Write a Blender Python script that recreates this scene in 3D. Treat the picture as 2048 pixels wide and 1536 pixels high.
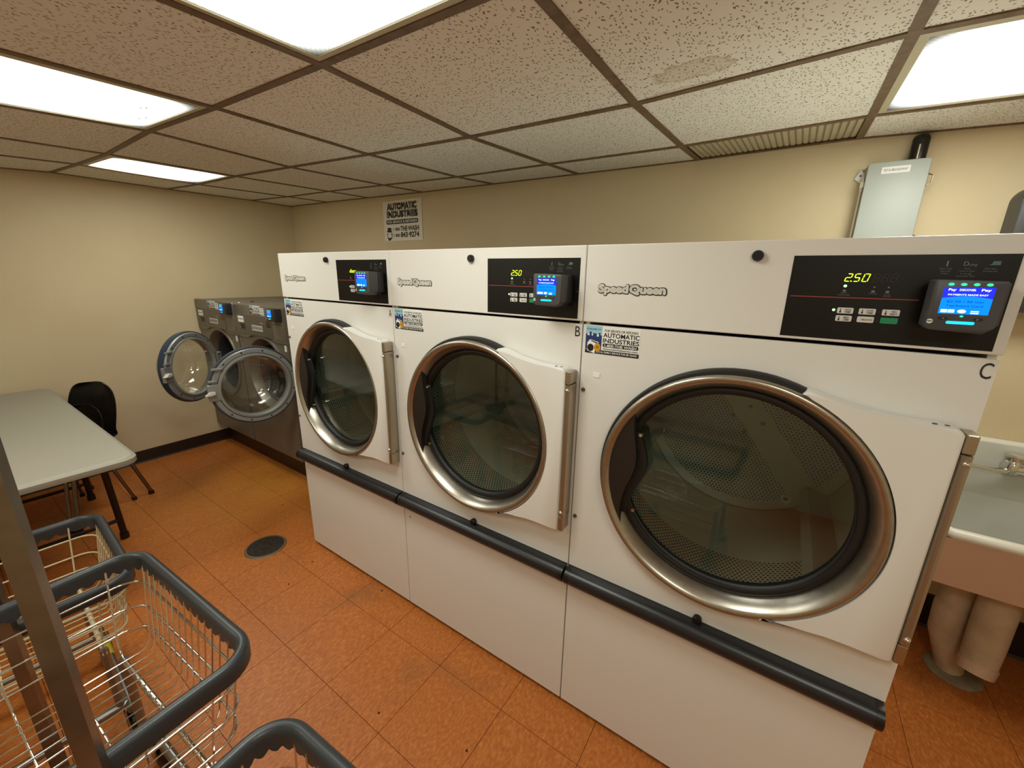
import bpy, bmesh, math, random
from mathutils import Vector, Matrix
random.seed(7)
for o in list(bpy.data.objects): bpy.data.objects.remove(o)
SC = bpy.context.scene
COL = SC.collection
pi = math.pi

# ------------------------------------------------------------------ camera
cam_d = bpy.data.cameras.new('camera'); cam = bpy.data.objects.new('camera', cam_d); COL.objects.link(cam)
F_PX, YAW, PITCH, ROLL = 808.68, 0.5872, 0.2633, 0.0174
fwd = Vector((-math.sin(YAW)*math.cos(PITCH), math.cos(YAW)*math.cos(PITCH), -math.sin(PITCH)))
rgt = Vector((math.cos(YAW), math.sin(YAW), 0)); upv = rgt.cross(fwd)
r2 = rgt*math.cos(ROLL)+upv*math.sin(ROLL); u2 = -rgt*math.sin(ROLL)+upv*math.cos(ROLL)
M = Matrix((r2, u2, -fwd)).transposed().to_4x4(); M.translation = (2.0704, -1.0639, 1.5289)
cam.matrix_world = M
cam_d.sensor_width = 36; cam_d.lens = F_PX/2048*36; cam_d.clip_start = 0.02
SC.camera = cam
# ------------------------------------------------------------------ world, exposure
w = bpy.data.worlds.new('world'); SC.world = w; w.use_nodes = True
w.node_tree.nodes['Background'].inputs[0].default_value = (.9, .95, 1, 1)
w.node_tree.nodes['Background'].inputs[1].default_value = 0.0
SC.view_settings.view_transform = 'Standard'; SC.view_settings.look = 'None'
SC.view_settings.gamma = 1; SC.view_settings.use_curve_mapping = False
SC.view_settings.exposure = 0.6
LAMP = 9.0          # emission strength of the ceiling troffer lenses

# ------------------------------------------------------------------ helpers
def lin(c):
    return tuple(((v/255)/12.92 if v/255 <= .04045 else ((v/255+.055)/1.055)**2.4) for v in c)
MATS = {}
def mat(name, rgb=None, rough=.5, metal=0., spec=.5, emit=None, estr=0., coat=0., noise=None, bump=None, aniso=0.):
    """principled material; rgb is sRGB 0-255. noise=(scale, rgb2, contrast) mottles the colour, bump=(scale, strength)"""
    if name in MATS: return MATS[name]
    m = bpy.data.materials.new(name); m.use_nodes = True; nt = m.node_tree; N = nt.nodes; L = nt.links
    p = N['Principled BSDF']
    p.inputs['Base Color'].default_value = (*lin(rgb), 1); p.inputs['Roughness'].default_value = rough
    p.inputs['Metallic'].default_value = metal; p.inputs['Specular IOR Level'].default_value = spec
    p.inputs['Coat Weight'].default_value = coat; p.inputs['Anisotropic'].default_value = aniso
    if emit:
        p.inputs['Emission Color'].default_value = (*lin(emit), 1); p.inputs['Emission Strength'].default_value = estr
    tc = N.new('ShaderNodeTexCoord')
    if noise:
        n = N.new('ShaderNodeTexNoise'); n.inputs['Scale'].default_value = noise[0]; n.inputs['Detail'].default_value = 5
        L.new(tc.outputs['Object'], n.inputs['Vector'])
        r = N.new('ShaderNodeValToRGB'); r.color_ramp.elements[0].position = .5-noise[2]; r.color_ramp.elements[1].position = .5+noise[2]
        r.color_ramp.elements[0].color = (*lin(rgb), 1); r.color_ramp.elements[1].color = (*lin(noise[1]), 1)
        L.new(n.outputs[0], r.inputs[0]); L.new(r.outputs[0], p.inputs['Base Color'])
    if bump:
        n = N.new('ShaderNodeTexNoise'); n.inputs['Scale'].default_value = bump[0]; n.inputs['Detail'].default_value = 4
        L.new(tc.outputs['Object'], n.inputs['Vector'])
        b = N.new('ShaderNodeBump'); b.inputs['Strength'].default_value = bump[1]; b.inputs['Distance'].default_value = .004
        L.new(n.outputs[0], b.inputs['Height']); L.new(b.outputs[0], p.inputs['Normal'])
    MATS[name] = m; return m
def glow(name, rgb, s):
    if name in MATS: return MATS[name]
    m = bpy.data.materials.new(name); m.use_nodes = True; nt = m.node_tree
    nt.nodes.remove(nt.nodes['Principled BSDF']); e = nt.nodes.new('ShaderNodeEmission')
    e.inputs[0].default_value = (*lin(rgb), 1); e.inputs[1].default_value = s
    nt.links.new(e.outputs[0], nt.nodes['Material Output'].inputs[0]); MATS[name] = m; return m
def glass(name, tint, refl=.05):
    m = bpy.data.materials.new(name); m.use_nodes = True; nt = m.node_tree; N = nt.nodes; L = nt.links
    N.remove(N['Principled BSDF'])
    t = N.new('ShaderNodeBsdfTransparent'); t.inputs[0].default_value = (*tint, 1)
    g = N.new('ShaderNodeBsdfGlossy'); g.inputs['Roughness'].default_value = .01; g.inputs[0].default_value = (1, 1, 1, 1)
    lw = N.new('ShaderNodeLayerWeight'); lw.inputs[0].default_value = .5
    pw = N.new('ShaderNodeMath'); pw.operation = 'POWER'; pw.inputs[1].default_value = 4; L.new(lw.outputs['Facing'], pw.inputs[0])
    mx = N.new('ShaderNodeMath'); mx.operation = 'MULTIPLY_ADD'; mx.inputs[1].default_value = 1-refl; mx.inputs[2].default_value = refl
    L.new(pw.outputs[0], mx.inputs[0])
    s = N.new('ShaderNodeMixShader'); L.new(mx.outputs[0], s.inputs[0]); L.new(t.outputs[0], s.inputs[1]); L.new(g.outputs[0], s.inputs[2])
    L.new(s.outputs[0], N['Material Output'].inputs[0]); MATS[name] = m; return m

def tag(o, label=None, cat=None, group=None, kind=None):
    if label: o['label'] = label
    if cat: o['category'] = cat
    if group: o['group'] = group
    if kind: o['kind'] = kind
    return o
def empty(name, loc, label=None, cat=None, group=None, rz=0):
    o = bpy.data.objects.new(name, None); COL.objects.link(o); o.location = loc; o.rotation_euler.z = rz
    o.empty_display_size = .05
    return tag(o, label, cat, group)
def mk(name, src, m, parent=None, smooth=None, loc=None):
    """src: bmesh or mesh -> one mesh object"""
    if isinstance(src, bmesh.types.BMesh):
        me = bpy.data.meshes.new(name)
        bmesh.ops.recalc_face_normals(src, faces=src.faces)
        src.to_mesh(me); src.free()
    else: me = src
    if smooth is not None:
        me.shade_smooth()
        if smooth < 180: me.set_sharp_from_angle(angle=math.radians(smooth))
    if m is not None and not me.materials: me.materials.append(m)
    o = bpy.data.objects.new(name, me); COL.objects.link(o)
    if parent: o.parent = parent
    if loc: o.location = loc
    return o
def copy_tree(o, parent=None):
    c = o.copy(); COL.objects.link(c); c.parent = parent
    for ch in list(o.children): copy_tree(ch, c)
    return c
def B(): return bmesh.new()
def box(bm, x0, x1, y0, y1, z0, z1, bev=0, seg=2):
    vs = [bm.verts.new((x, y, z)) for x in (x0, x1) for y in (y0, y1) for z in (z0, z1)]
    fs = [bm.faces.new([vs[i] for i in q]) for q in ((0, 1, 3, 2), (4, 6, 7, 5), (0, 4, 5, 1), (2, 3, 7, 6), (0, 2, 6, 4), (1, 5, 7, 3))]
    if bev:
        es = list({e for f in fs for e in f.edges})
        bmesh.ops.bevel(bm, geom=es, offset=bev, segments=seg, profile=.5, affect='EDGES')
    return bm
def prism(bm, pts, y0, y1, bev=0, seg=2, plane='xz'):
    """extrude a polygon (2-D pts) between y0 (front) and y1"""
    def P(a, b, c): return (a, c, b) if plane == 'xz' else ((a, b, c) if plane == 'xy' else (c, a, b))
    f = [bm.verts.new(P(a, b, y0)) for a, b in pts]; g = [bm.verts.new(P(a, b, y1)) for a, b in pts]
    n = len(pts); ff = bm.faces.new(f); bm.faces.new(g[::-1])
    for i in range(n): bm.faces.new((f[i], g[i], g[(i+1) % n], f[(i+1) % n]))
    if bev: bmesh.ops.bevel(bm, geom=list(ff.edges), offset=bev, segments=seg, profile=.5, affect='EDGES')
    return bm
def flat(bm, pts, y, plane='xz'):
    def P(a, b): return (a, y, b) if plane == 'xz' else (a, b, y)
    bm.faces.new([bm.verts.new(P(a, b)) for a, b in pts]); return bm
def tube(bm, path, r, n=8, closed=False, cap=True):
    path = [Vector(p) for p in path]; k = len(path); rings = []; ref = None
    for i, p in enumerate(path):
        a = path[i-1] if (i or closed) else p; b = path[(i+1) % k] if (i < k-1 or closed) else p
        t = (b-a).normalized()
        if ref is None: ref = Vector((0, 0, 1)) if abs(t.z) < .9 else Vector((1, 0, 0))
        u = ref-t*ref.dot(t); u.normalize(); ref = u; v = t.cross(u)
        rr = r[i] if isinstance(r, (list, tuple)) else r
        rings.append([bm.verts.new(p+(u*math.cos(2*pi*j/n)+v*math.sin(2*pi*j/n))*rr) for j in range(n)])
    for i in range(k if closed else k-1):
        A, Bq = rings[i], rings[(i+1) % k]
        for j in range(n): bm.faces.new((A[j], A[(j+1) % n], Bq[(j+1) % n], Bq[j]))
    if not closed and cap: bm.faces.new(rings[0][::-1]); bm.faces.new(rings[-1])
    return bm
def lathe(bm, prof, c=(0, 0, 0), axis='y', n=64, closed=False, a0=0, a1=2*pi):
    """prof: list of (r, h). axis y: ring in xz about c, h along y ; axis z: ring in xy"""
    full = abs(a1-a0-2*pi) < 1e-6; m = n if full else n+1; R = []
    for i in range(m):
        a = a0+(a1-a0)*i/n; ring = []
        for r, h in prof:
            if axis == 'y': p = (c[0]+r*math.cos(a), c[1]+h, c[2]+r*math.sin(a))
            elif axis == 'z': p = (c[0]+r*math.cos(a), c[1]+r*math.sin(a), c[2]+h)
            else: p = (c[0]+h, c[1]+r*math.cos(a), c[2]+r*math.sin(a))
            ring.append(bm.verts.new(p))
        R.append(ring)
    for i in range(n):
        A, Bq = R[i], R[(i+1) % m]; k = len(prof)
        for j in range(k if closed else k-1):
            j2 = (j+1) % k
            bm.faces.new((A[j], A[j2], Bq[j2], Bq[j]))
    bmesh.ops.remove_doubles(bm, verts=bm.verts, dist=1e-6)
    return bm
def cyl(bm, c, r, h, axis='z', n=16):
    return lathe(bm, [(0, 0), (r, 0), (r, h), (0, h)], c, axis, n)
def rrect(x0, x1, z0, z1, r, n=4):
    pts = []
    for cx, cz, a in ((x1-r, z1-r, 0), (x0+r, z1-r, 90), (x0+r, z0+r, 180), (x1-r, z0+r, 270)):
        for i in range(n+1):
            t = math.radians(a+90*i/n); pts.append((cx+r*math.cos(t), cz+r*math.sin(t)))
    return pts
def plate_hole(bm, x0, x1, z0, z1, cx, cz, r, y0, y1, n=64):
    """rectangular plate in xz with a round hole"""
    out, inn = [], []
    for i in range(n):
        a = 2*pi*i/n; c, s = math.cos(a), math.sin(a)
        t = min(((x1-cx)/c if c > 1e-9 else ((x0-cx)/c if c < -1e-9 else 9)), ((z1-cz)/s if s > 1e-9 else ((z0-cz)/s if s < -1e-9 else 9)))
        out.append((cx+t*c, cz+t*s)); inn.append((cx+r*c, cz+r*s))
    # snap nearest outer points to the corners
    for X, Z in ((x0, z0), (x0, z1), (x1, z0), (x1, z1)):
        k = min(range(n), key=lambda i: (out[i][0]-X)**2+(out[i][1]-Z)**2); out[k] = (X, Z)
    v = {}
    for nm, ring in (('o', out), ('i', inn)):
        for y in (0, 1): v[nm, y] = [bm.verts.new((a, (y0, y1)[y], b)) for a, b in ring]
    for i in range(n):
        j = (i+1) % n
        bm.faces.new((v['o', 0][i], v['o', 0][j], v['i', 0][j], v['i', 0][i]))
        bm.faces.new((v['o', 1][j], v['o', 1][i], v['i', 1][i], v['i', 1][j]))
        bm.faces.new((v['i', 0][i], v['i', 0][j], v['i', 1][j], v['i', 1][i]))
        bm.faces.new((v['o', 0][j], v['o', 0][i], v['o', 1][i], v['o', 1][j]))
    return bm
def text_into(bm, s, x, z, y, h, width=None, align='L', bold=0., shear=0., spacing=1.):
    """flat lettering in the xz plane facing -y; h = cap height, x/z = baseline start (or centre)"""
    cu = bpy.data.curves.new('lettering', 'FONT'); cu.body = s; cu.size = 1; cu.offset = bold; cu.shear = shear
    cu.space_character = spacing; cu.resolution_u = 3
    ob = bpy.data.objects.new('lettering', cu); COL.objects.link(ob)
    dg = bpy.context.evaluated_depsgraph_get(); me = bpy.data.meshes.new_from_object(ob.evaluated_get(dg))
    bpy.data.objects.remove(ob); bpy.data.curves.remove(cu)
    xs = [v.co.x for v in me.vertices] or [0]; x0, x1 = min(xs), max(xs)
    kz = h/.69; kx = kz if width is None else width/max(x1-x0, 1e-6)
    W = (x1-x0)*kx; off = {'L': 0, 'C': -W/2, 'R': -W}[align]
    vs = [bm.verts.new((x+off+(v.co.x-x0)*kx, y, z+v.co.y*kz)) for v in me.vertices]
    for p in me.polygons:
        try: bm.faces.new([vs[i] for i in p.vertices])
        except ValueError: pass
    bpy.data.meshes.remove(me); return W
def heavy(bm, s, x, z, y, h, width, rad, n=8):
    for k in range(n): text_into(bm, s, x+rad*math.cos(2*pi*k/n), z+rad*math.sin(2*pi*k/n), y, h, width)
    text_into(bm, s, x, z, y, h, width)
def mk_flat(name, bm, m, parent, loc=None):
    """flat print facing -y : keep the normals towards -y"""
    for f in bm.faces:
        f.normal_update()
        if f.normal.y > 0: f.normal_flip()
    me = bpy.data.meshes.new(name); bm.to_mesh(me); bm.free(); me.materials.append(m)
    o = bpy.data.objects.new(name, me); COL.objects.link(o); o.parent = parent
    if loc: o.location = loc
    return o

# ------------------------------------------------------------------ materials
ENAMEL = mat('white_enamel', (224, 222, 216), .32, spec=.45, bump=(600, .03))
STEEL = mat('brushed_steel', (186, 180, 168), .32, metal=1, noise=(60, (170, 164, 152), .3))
HINGE = mat('hinge_metal', (178, 168, 150), .38, metal=1)
CHROME = mat('chrome_wire', (225, 222, 215), .14, metal=1)
CREAMWIRE = mat('cream_wire', (205, 190, 155), .4, spec=.5)
BLACK = mat('black_plastic', (14, 14, 14), .35)
PANELBLK = mat('black_panel', (7, 7, 8), .35, spec=.35)
RUBBER = mat('black_rubber', (16, 15, 14), .5)
BUMPER = mat('bumper_rubber', (30, 31, 33), .33)
RIM = mat('grey_rim_plastic', (50, 53, 56), .36, bump=(300, .05))
READER = mat('reader_grey', (66, 66, 68), .45)
READERDK = mat('reader_dark', (38, 38, 40), .45)
WHITEP = mat('white_print', (235, 235, 230), .5)
GREYP = mat('grey_print', (120, 120, 118), .5)
BLACKP = mat('black_print', (16, 18, 22), .5)
INKRED = mat('red_line', (150, 62, 55), .5)
BTN = mat('button_white', (214, 212, 206), .4)
BTNG = mat('button_green', (20, 135, 85), .4)
DIGIT = glow('digit_green', (215, 255, 40), 2.2)
LEDG = glow('led_green', (150, 255, 150), 2.0)
LEDT = glow('led_teal', (40, 255, 140), 1.6)
GHOST = mat('unlit_segment', (40, 30, 24), .5)
SCRL = glow('screen_blue', (15, 125, 255), 1.1)
SCRD = glow('screen_deep_blue', (40, 45, 225), 1.0)
SCRW = glow('screen_white', (210, 235, 255), 1.3)
SCRT = glow('screen_ink', (8, 70, 190), .8)
BARL = glow('light_bar_blue', (30, 170, 255), 1.8)
NAVY = mat('sticker_navy', (30, 52, 105), .5); SKYB = mat('sticker_sky', (150, 200, 215), .5); GOLD = mat('sticker_gold', (205, 150, 30), .5)
SMOKED = glass('smoked_glass', (.86, .87, .83), .045)
CLEAR = glass('clear_bowl_glass', (.90, .91, .90), .06)
WSTEEL = mat('washer_grey_steel', (122, 115, 101), .38, metal=.35, noise=(8, (112, 105, 92), .3))
WRING = mat('washer_door_grey', (138, 140, 137), .38, metal=.15)
WBLUE = mat('washer_door_rim_blue', (42, 58, 74), .4)
DRUMIN = mat('washer_drum', (60, 58, 55), .35, metal=.8)

def perforated(name, base, spacing, rad, mode):
    """sheet metal with a hex field of dark holes in object space; mode 'disc' (xz plane) or 'cyl' (angle, y)"""
    m = bpy.data.materials.new(name); m.use_nodes = True; nt = m.node_tree; N = nt.nodes; L = nt.links
    p = N['Principled BSDF']; p.inputs['Metallic'].default_value = .1; p.inputs['Roughness'].default_value = .45
    tc = N.new('ShaderNodeTexCoord'); sp = N.new('ShaderNodeSeparateXYZ'); L.new(tc.outputs['Object'], sp.inputs[0])
    def mth(op, a, b=None, c=None):
        n = N.new('ShaderNodeMath'); n.operation = op
        for i, v in enumerate((a, b, c)):
            if v is None: continue
            if isinstance(v, (int, float)): n.inputs[i].default_value = v
            else: L.new(v, n.inputs[i])
        return n.outputs[0]
    if mode == 'disc': U, V = sp.outputs[0], sp.outputs[2]
    else:
        ang = mth('ARCTAN2', sp.outputs[2], sp.outputs[0]); U = mth('MULTIPLY', ang, .365); V = sp.outputs[1]
    def dist(ou, ov):
        a = mth('SUBTRACT', mth('FRACT', mth('ADD', mth('DIVIDE', U, spacing), ou)), .5)
        b = mth('MULTIPLY', mth('SUBTRACT', mth('FRACT', mth('ADD', mth('DIVIDE', V, spacing*1.732), ov)), .5), 1.732)
        return mth('SQRT', mth('ADD', mth('MULTIPLY', a, a), mth('MULTIPLY', b, b)))
    d = mth('MINIMUM', dist(0, 0), dist(.5, .5))
    hole = mth('LESS_THAN', d, rad)
    if mode == 'disc':
        # solid strip crossing the plate at an angle and a solid outer band
        t = mth('ADD', mth('MULTIPLY', sp.outputs[0], .80), mth('MULTIPLY', sp.outputs[2], .60))
        strip = mth('GREATER_THAN', mth('ABSOLUTE', mth('SUBTRACT', t, .028)), .048)
        rr = mth('SQRT', mth('ADD', mth('MULTIPLY', sp.outputs[0], sp.outputs[0]), mth('MULTIPLY', sp.outputs[2], sp.outputs[2])))
        mask = mth('MULTIPLY', strip, mth('LESS_THAN', rr, .325))
    else:
        mask = mth('LESS_THAN', sp.outputs[1], .30)
    h = mth('MULTIPLY', hole, mask)
    mx = N.new('ShaderNodeMixRGB'); L.new(h, mx.inputs[0]); mx.inputs[1].default_value = (*lin(base), 1); mx.inputs[2].default_value = (.004, .004, .003, 1)
    L.new(mx.outputs[0], p.inputs['Base Color'])
    MATS[name] = m; return m
PERF_BACK = perforated('perforated_back_plate', (192, 204, 188), .0125, .30, 'disc')
PERF_DRUM = perforated('perforated_drum', (168, 180, 166), .0125, .30, 'cyl')

def tile_floor_mat():
    m = bpy.data.materials.new('orange_vinyl_tile'); m.use_nodes = True; nt = m.node_tree; N = nt.nodes; L = nt.links
    p = N['Principled BSDF']; p.inputs['Roughness'].default_value = .42; p.inputs['Specular IOR Level'].default_value = .4
    g = N.new('ShaderNodeNewGeometry'); oi = N.new('ShaderNodeObjectInfo')
    ad = N.new('ShaderNodeVectorMath'); ad.operation = 'ADD'; L.new(g.outputs['Position'], ad.inputs[0])
    cm = N.new('ShaderNodeCombineXYZ'); L.new(oi.outputs['Random'], cm.inputs[2]); L.new(cm.outputs[0], ad.inputs[1])
    mp = N.new('ShaderNodeMapping'); mp.inputs['Scale'].default_value = (120, 60, 9); mp.inputs['Rotation'].default_value = (0, 0, .5)
    L.new(ad.outputs[0], mp.inputs[0])
    n1 = N.new('ShaderNodeTexNoise'); n1.inputs['Scale'].default_value = 1; n1.inputs['Detail'].default_value = 4; L.new(mp.outputs[0], n1.inputs[0])
    r1 = N.new('ShaderNodeValToRGB'); cr = r1.color_ramp
    cr.elements[0].position = .3; cr.elements[0].color = (*lin((166, 92, 38)), 1)
    cr.elements[1].position = .72; cr.elements[1].color = (*lin((198, 126, 62)), 1)
    e = cr.elements.new(.52); e.color = (*lin((182, 105, 44)), 1); L.new(n1.outputs[0], r1.inputs[0])
    # large grimy and yellowed patches of wear
    n2 = N.new('ShaderNodeTexNoise'); n2.inputs['Scale'].default_value = 2.6; n2.inputs['Detail'].default_value = 3; L.new(g.outputs['Position'], n2.inputs[0])
    r2_ = N.new('ShaderNodeValToRGB'); r2_.color_ramp.elements[0].position = .60; r2_.color_ramp.elements[1].position = .78
    r2_.color_ramp.elements[0].color = (0, 0, 0, 1); r2_.color_ramp.elements[1].color = (.45, .45, .45, 1); L.new(n2.outputs[0], r2_.inputs[0])
    mx = N.new('ShaderNodeMixRGB'); L.new(r2_.outputs[0], mx.inputs[0]); L.new(r1.outputs[0], mx.inputs[1]); mx.inputs[2].default_value = (*lin((112, 82, 52)), 1)
    # yellowed corner by the washers
    vs = N.new('ShaderNodeVectorMath'); vs.operation = 'DISTANCE'; vs.inputs[1].default_value = (-.95, .2, 0); L.new(g.outputs['Position'], vs.inputs[0])
    r3 = N.new('ShaderNodeValToRGB'); r3.color_ramp.elements[0].position = .0; r3.color_ramp.elements[1].position = .8
    r3.color_ramp.elements[0].color = (.55, .55, .55, 1); r3.color_ramp.elements[1].color = (0, 0, 0, 1); L.new(vs.outputs['Value'], r3.inputs[0])
    n3 = N.new('ShaderNodeTexNoise'); n3.inputs['Scale'].default_value = 7; L.new(g.outputs['Position'], n3.inputs[0])
    mu = N.new('ShaderNodeMath'); mu.operation = 'MULTIPLY'; L.new(r3.outputs[0], mu.inputs[0]); L.new(n3.outputs[0], mu.inputs[1])
    m2 = N.new('ShaderNodeMixRGB'); L.new(mu.outputs[0], m2.inputs[0]); L.new(mx.outputs[0], m2.inputs[1]); m2.inputs[2].default_value = (*lin((196, 150, 40)), 1)
    L.new(m2.outputs[0], p.inputs['Base Color'])
    b = N.new('ShaderNodeBump'); b.inputs['Strength'].default_value = .06; b.inputs['Distance'].default_value = .002; L.new(n1.outputs[0], b.inputs['Height']); L.new(b.outputs[0], p.inputs['Normal'])
    return m
TILE = tile_floor_mat()

def ceiling_tile_mat(stain=False):
    m = bpy.data.materials.new('fissured_ceiling_tile' + ('_stained' if stain else '')); m.use_nodes = True; nt = m.node_tree; N = nt.nodes; L = nt.links
    p = N['Principled BSDF']; p.inputs['Roughness'].default_value = .95; p.inputs['Specular IOR Level'].default_value = .1
    g = N.new('ShaderNodeNewGeometry'); oi = N.new('ShaderNodeObjectInfo')
    ad = N.new('ShaderNodeVectorMath'); ad.operation = 'ADD'; L.new(g.outputs['Position'], ad.inputs[0]); L.new(oi.outputs['Random'], ad.inputs[1])
    nz = N.new('ShaderNodeTexNoise'); nz.inputs['Scale'].default_value = 25; nz.inputs['Detail'].default_value = 2; L.new(ad.outputs[0], nz.inputs[0])
    mm = N.new('ShaderNodeMixRGB'); mm.inputs[0].default_value = .035; L.new(ad.outputs[0], mm.inputs[1]); L.new(nz.outputs['Color'], mm.inputs[2])
    mp = N.new('ShaderNodeMapping'); mp.inputs['Scale'].default_value = (120, 66, 1); L.new(mm.outputs[0], mp.inputs[0])
    vo = N.new('ShaderNodeTexVoronoi'); vo.voronoi_dimensions = '2D'; vo.inputs['Scale'].default_value = 1; L.new(mp.outputs[0], vo.inputs['Vector'])
    lt = N.new('ShaderNodeMath'); lt.operation = 'LESS_THAN'; lt.inputs[1].default_value = .20; L.new(vo.outputs['Distance'], lt.inputs[0])
    sepc = N.new('ShaderNodeSeparateColor'); L.new(vo.outputs['Color'], sepc.inputs[0])
    keep = N.new('ShaderNodeMath'); keep.operation = 'GREATER_THAN'; keep.inputs[1].default_value = .35; L.new(sepc.outputs[0], keep.inputs[0])
    mu = N.new('ShaderNodeMath'); mu.operation = 'MULTIPLY'; L.new(lt.outputs[0], mu.inputs[0]); L.new(keep.outputs[0], mu.inputs[1])
    mx = N.new('ShaderNodeMixRGB'); L.new(mu.outputs[0], mx.inputs[0]); mx.inputs[1].default_value = (*lin((232, 227, 215)), 1); mx.inputs[2].default_value = (*lin((146, 130, 106)), 1)
    out = mx.outputs[0]
    if stain:
        for (sx, sy, rx, ry) in ((1.78, .17, .085, .05), (1.73, .285, .11, .022)):
            v = N.new('ShaderNodeVectorMath'); v.operation = 'SUBTRACT'; v.inputs[1].default_value = (sx, sy, 0); L.new(g.outputs['Position'], v.inputs[0])
            v1 = N.new('ShaderNodeVectorMath'); v1.operation = 'MULTIPLY'; v1.inputs[1].default_value = (1/rx, 1/ry, 0); L.new(v.outputs[0], v1.inputs[0])
            v2 = N.new('ShaderNodeVectorMath'); v2.operation = 'LENGTH'; L.new(v1.outputs[0], v2.inputs[0])
            nn = N.new('ShaderNodeTexNoise'); nn.inputs['Scale'].default_value = 30; L.new(g.outputs['Position'], nn.inputs[0])
            sm = N.new('ShaderNodeMath'); sm.operation = 'MULTIPLY_ADD'; sm.inputs[1].default_value = .9; L.new(nn.outputs[0], sm.inputs[0]); L.new(v2.outputs['Value'], sm.inputs[2])
            rp = N.new('ShaderNodeValToRGB'); rp.color_ramp.elements[0].position = .55; rp.color_ramp.elements[0].color = (.25, .25, .25, 1)
            rp.color_ramp.elements[1].position = .68; rp.color_ramp.elements[1].color = (0, 0, 0, 1)
            e2 = rp.color_ramp.elements.new(.63); e2.color = (.5, .5, .5, 1)
            hl = N.new('ShaderNodeMath'); hl.operation = 'MULTIPLY'; hl.inputs[1].default_value = .42; L.new(sm.outputs[0], hl.inputs[0]); L.new(hl.outputs[0], rp.inputs[0])
            m3 = N.new('ShaderNodeMixRGB'); L.new(rp.outputs[0], m3.inputs[0]); L.new(out, m3.inputs[1]); m3.inputs[2].default_value = (*lin((168, 138, 90)), 1); out = m3.outputs[0]
    L.new(out, p.inputs['Base Color'])
    b = N.new('ShaderNodeBump'); b.inputs['Strength'].default_value = .4; b.inputs['Distance'].default_value = .002; b.invert = True
    L.new(mu.outputs[0], b.inputs['Height']); L.new(b.outputs[0], p.inputs['Normal'])
    return m
CTILE = ceiling_tile_mat(); CTILE_ST = ceiling_tile_mat(True)
TEE = mat('rusty_ceiling_tee', (122, 98, 68), .55, noise=(40, (92, 68, 42), .25))
WALL = mat('tan_wall_paint', (216, 199, 164), .6, spec=.3, noise=(3, (210, 192, 156), .25), bump=(180, .12))
BASEB = mat('brown_vinyl_base', (38, 27, 21), .4)

# ================================================================== SETTING
XL, XR, YF, YB, H0 = -2.1026, 3.35, -2.05, 1.2657, 2.06
def struct(name, bm, m, parent=None, smooth=None):
    o = mk(name, bm, m, parent, smooth)
    if not parent: o['kind'] = 'structure'
    return o
floor = struct('floor', box(B(), XL-.1, XR+.1, YF-.1, YB+.1, -.06, -.0035), mat('tile_joint', (98, 46, 20), .8))
ZT = 2.20
struct('wall_left', box(B(), XL-.1, XL, YF-.1, YB+.1, -.06, ZT), WALL)
struct('wall_back', box(B(), XL, XR, YB, YB+.1, -.06, ZT), WALL)
struct('wall_right', box(B(), XR, XR+.1, YF-.1, YB+.1, -.06, ZT), WALL)
struct('wall_front', box(B(), XL, XR, YF-.1, YF, -.06, ZT), WALL)
def base_prof(h=.10): return [(0, 0), (.012, 0), (.006, .012), (.005, h-.006), (.003, h), (0, h)]
bm = B(); prism(bm, [(XL+a, b) for a, b in base_prof()], YF, .4149); struct('baseboard_left', bm, BASEB)
bm = B(); v = [[bm.verts.new((x, YB-a, b)) for a, b in base_prof(.17)] for x in (2.42, XR-.012)]
for i in range(6): bm.faces.new((v[0][i], v[0][(i+1) % 6], v[1][(i+1) % 6], v[1][i]))
bm.faces.new(v[0]); bm.faces.new(v[1][::-1]); struct('baseboard_back', bm, BASEB)
bm = B(); prism(bm, [(XR-a, b) for a, b in base_prof()], YF, YB-.02); struct('baseboard_right', bm, BASEB)

# floor tiles : 12-inch vinyl squares, one object each
tile_me = bpy.data.meshes.new('floor_tile'); bm = B(); T = .3025; gp = .0009
box(bm, gp, T-gp, gp, T-gp, -.0045, 0); bm.to_mesh(tile_me); bm.free(); tile_me.materials.append(TILE)
ox, oy = .53, -.149
i0, i1 = math.floor((XL-ox)/T), math.ceil((XR-ox)/T); j0, j1 = math.floor((YF-oy)/T), math.ceil((YB-oy)/T)
for i in range(i0, i1):
    for j in range(j0, j1):
        x, y = ox+i*T, oy+j*T
        if y > .32 and x+T < -.5: continue          # under the washer pad
        xa, xb, ya, yb = max(x, XL), min(x+T, XR), max(y, YF), min(y+T, YB)
        if xb-xa < .01 or yb-ya < .01: continue
        o = bpy.data.objects.new('floor_tile', tile_me); COL.objects.link(o); o.parent = floor
        o.location = (xa, ya, 0); o.scale = ((xb-xa)/T, (yb-ya)/T, 1)

# ceiling : slightly sagging grid of 2-foot cells
GX = [XL, -1.49, -.92, -.30, .35, .955, 1.595, 2.205, 2.815, XR]; GY = [YF, -1.55, -.94, -.33, .29, .905, YB]
SAG = {3: [.031, .011, 0, .018, .003, -.003, -.004, 0, 0, 0], 4: [.017, .005, .007, -.004, -.017, -.025, -.022, .011, .005, 0],
       5: [.009, 0, 0, -.006, -.013, -.008, -.005, .013, .005, 0], 6: [-.004, 0, 0, -.001, .002, .006, .011, .024, .01, 0]}
SKEW = {(1, 3): .05, (2, 3): .045, (1, 4): -.04, (2, 4): -.04, (3, 4): -.02, (3, 3): .03, (5, 3): .02}
def CV(i, j):
    x, y = GX[i]+SKEW.get((i, j), 0), GY[j]
    return Vector((x, y, H0-.0172*(x-1)+.0257*(y-.3)+SAG.get(j, [0]*10)[i]))
ceiling = struct('ceiling', box(B(), XL-.1, XR+.1, YF-.1, YB+.1, 2.30, 2.34), mat('ceiling_slab', (120, 110, 95), .9))
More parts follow.
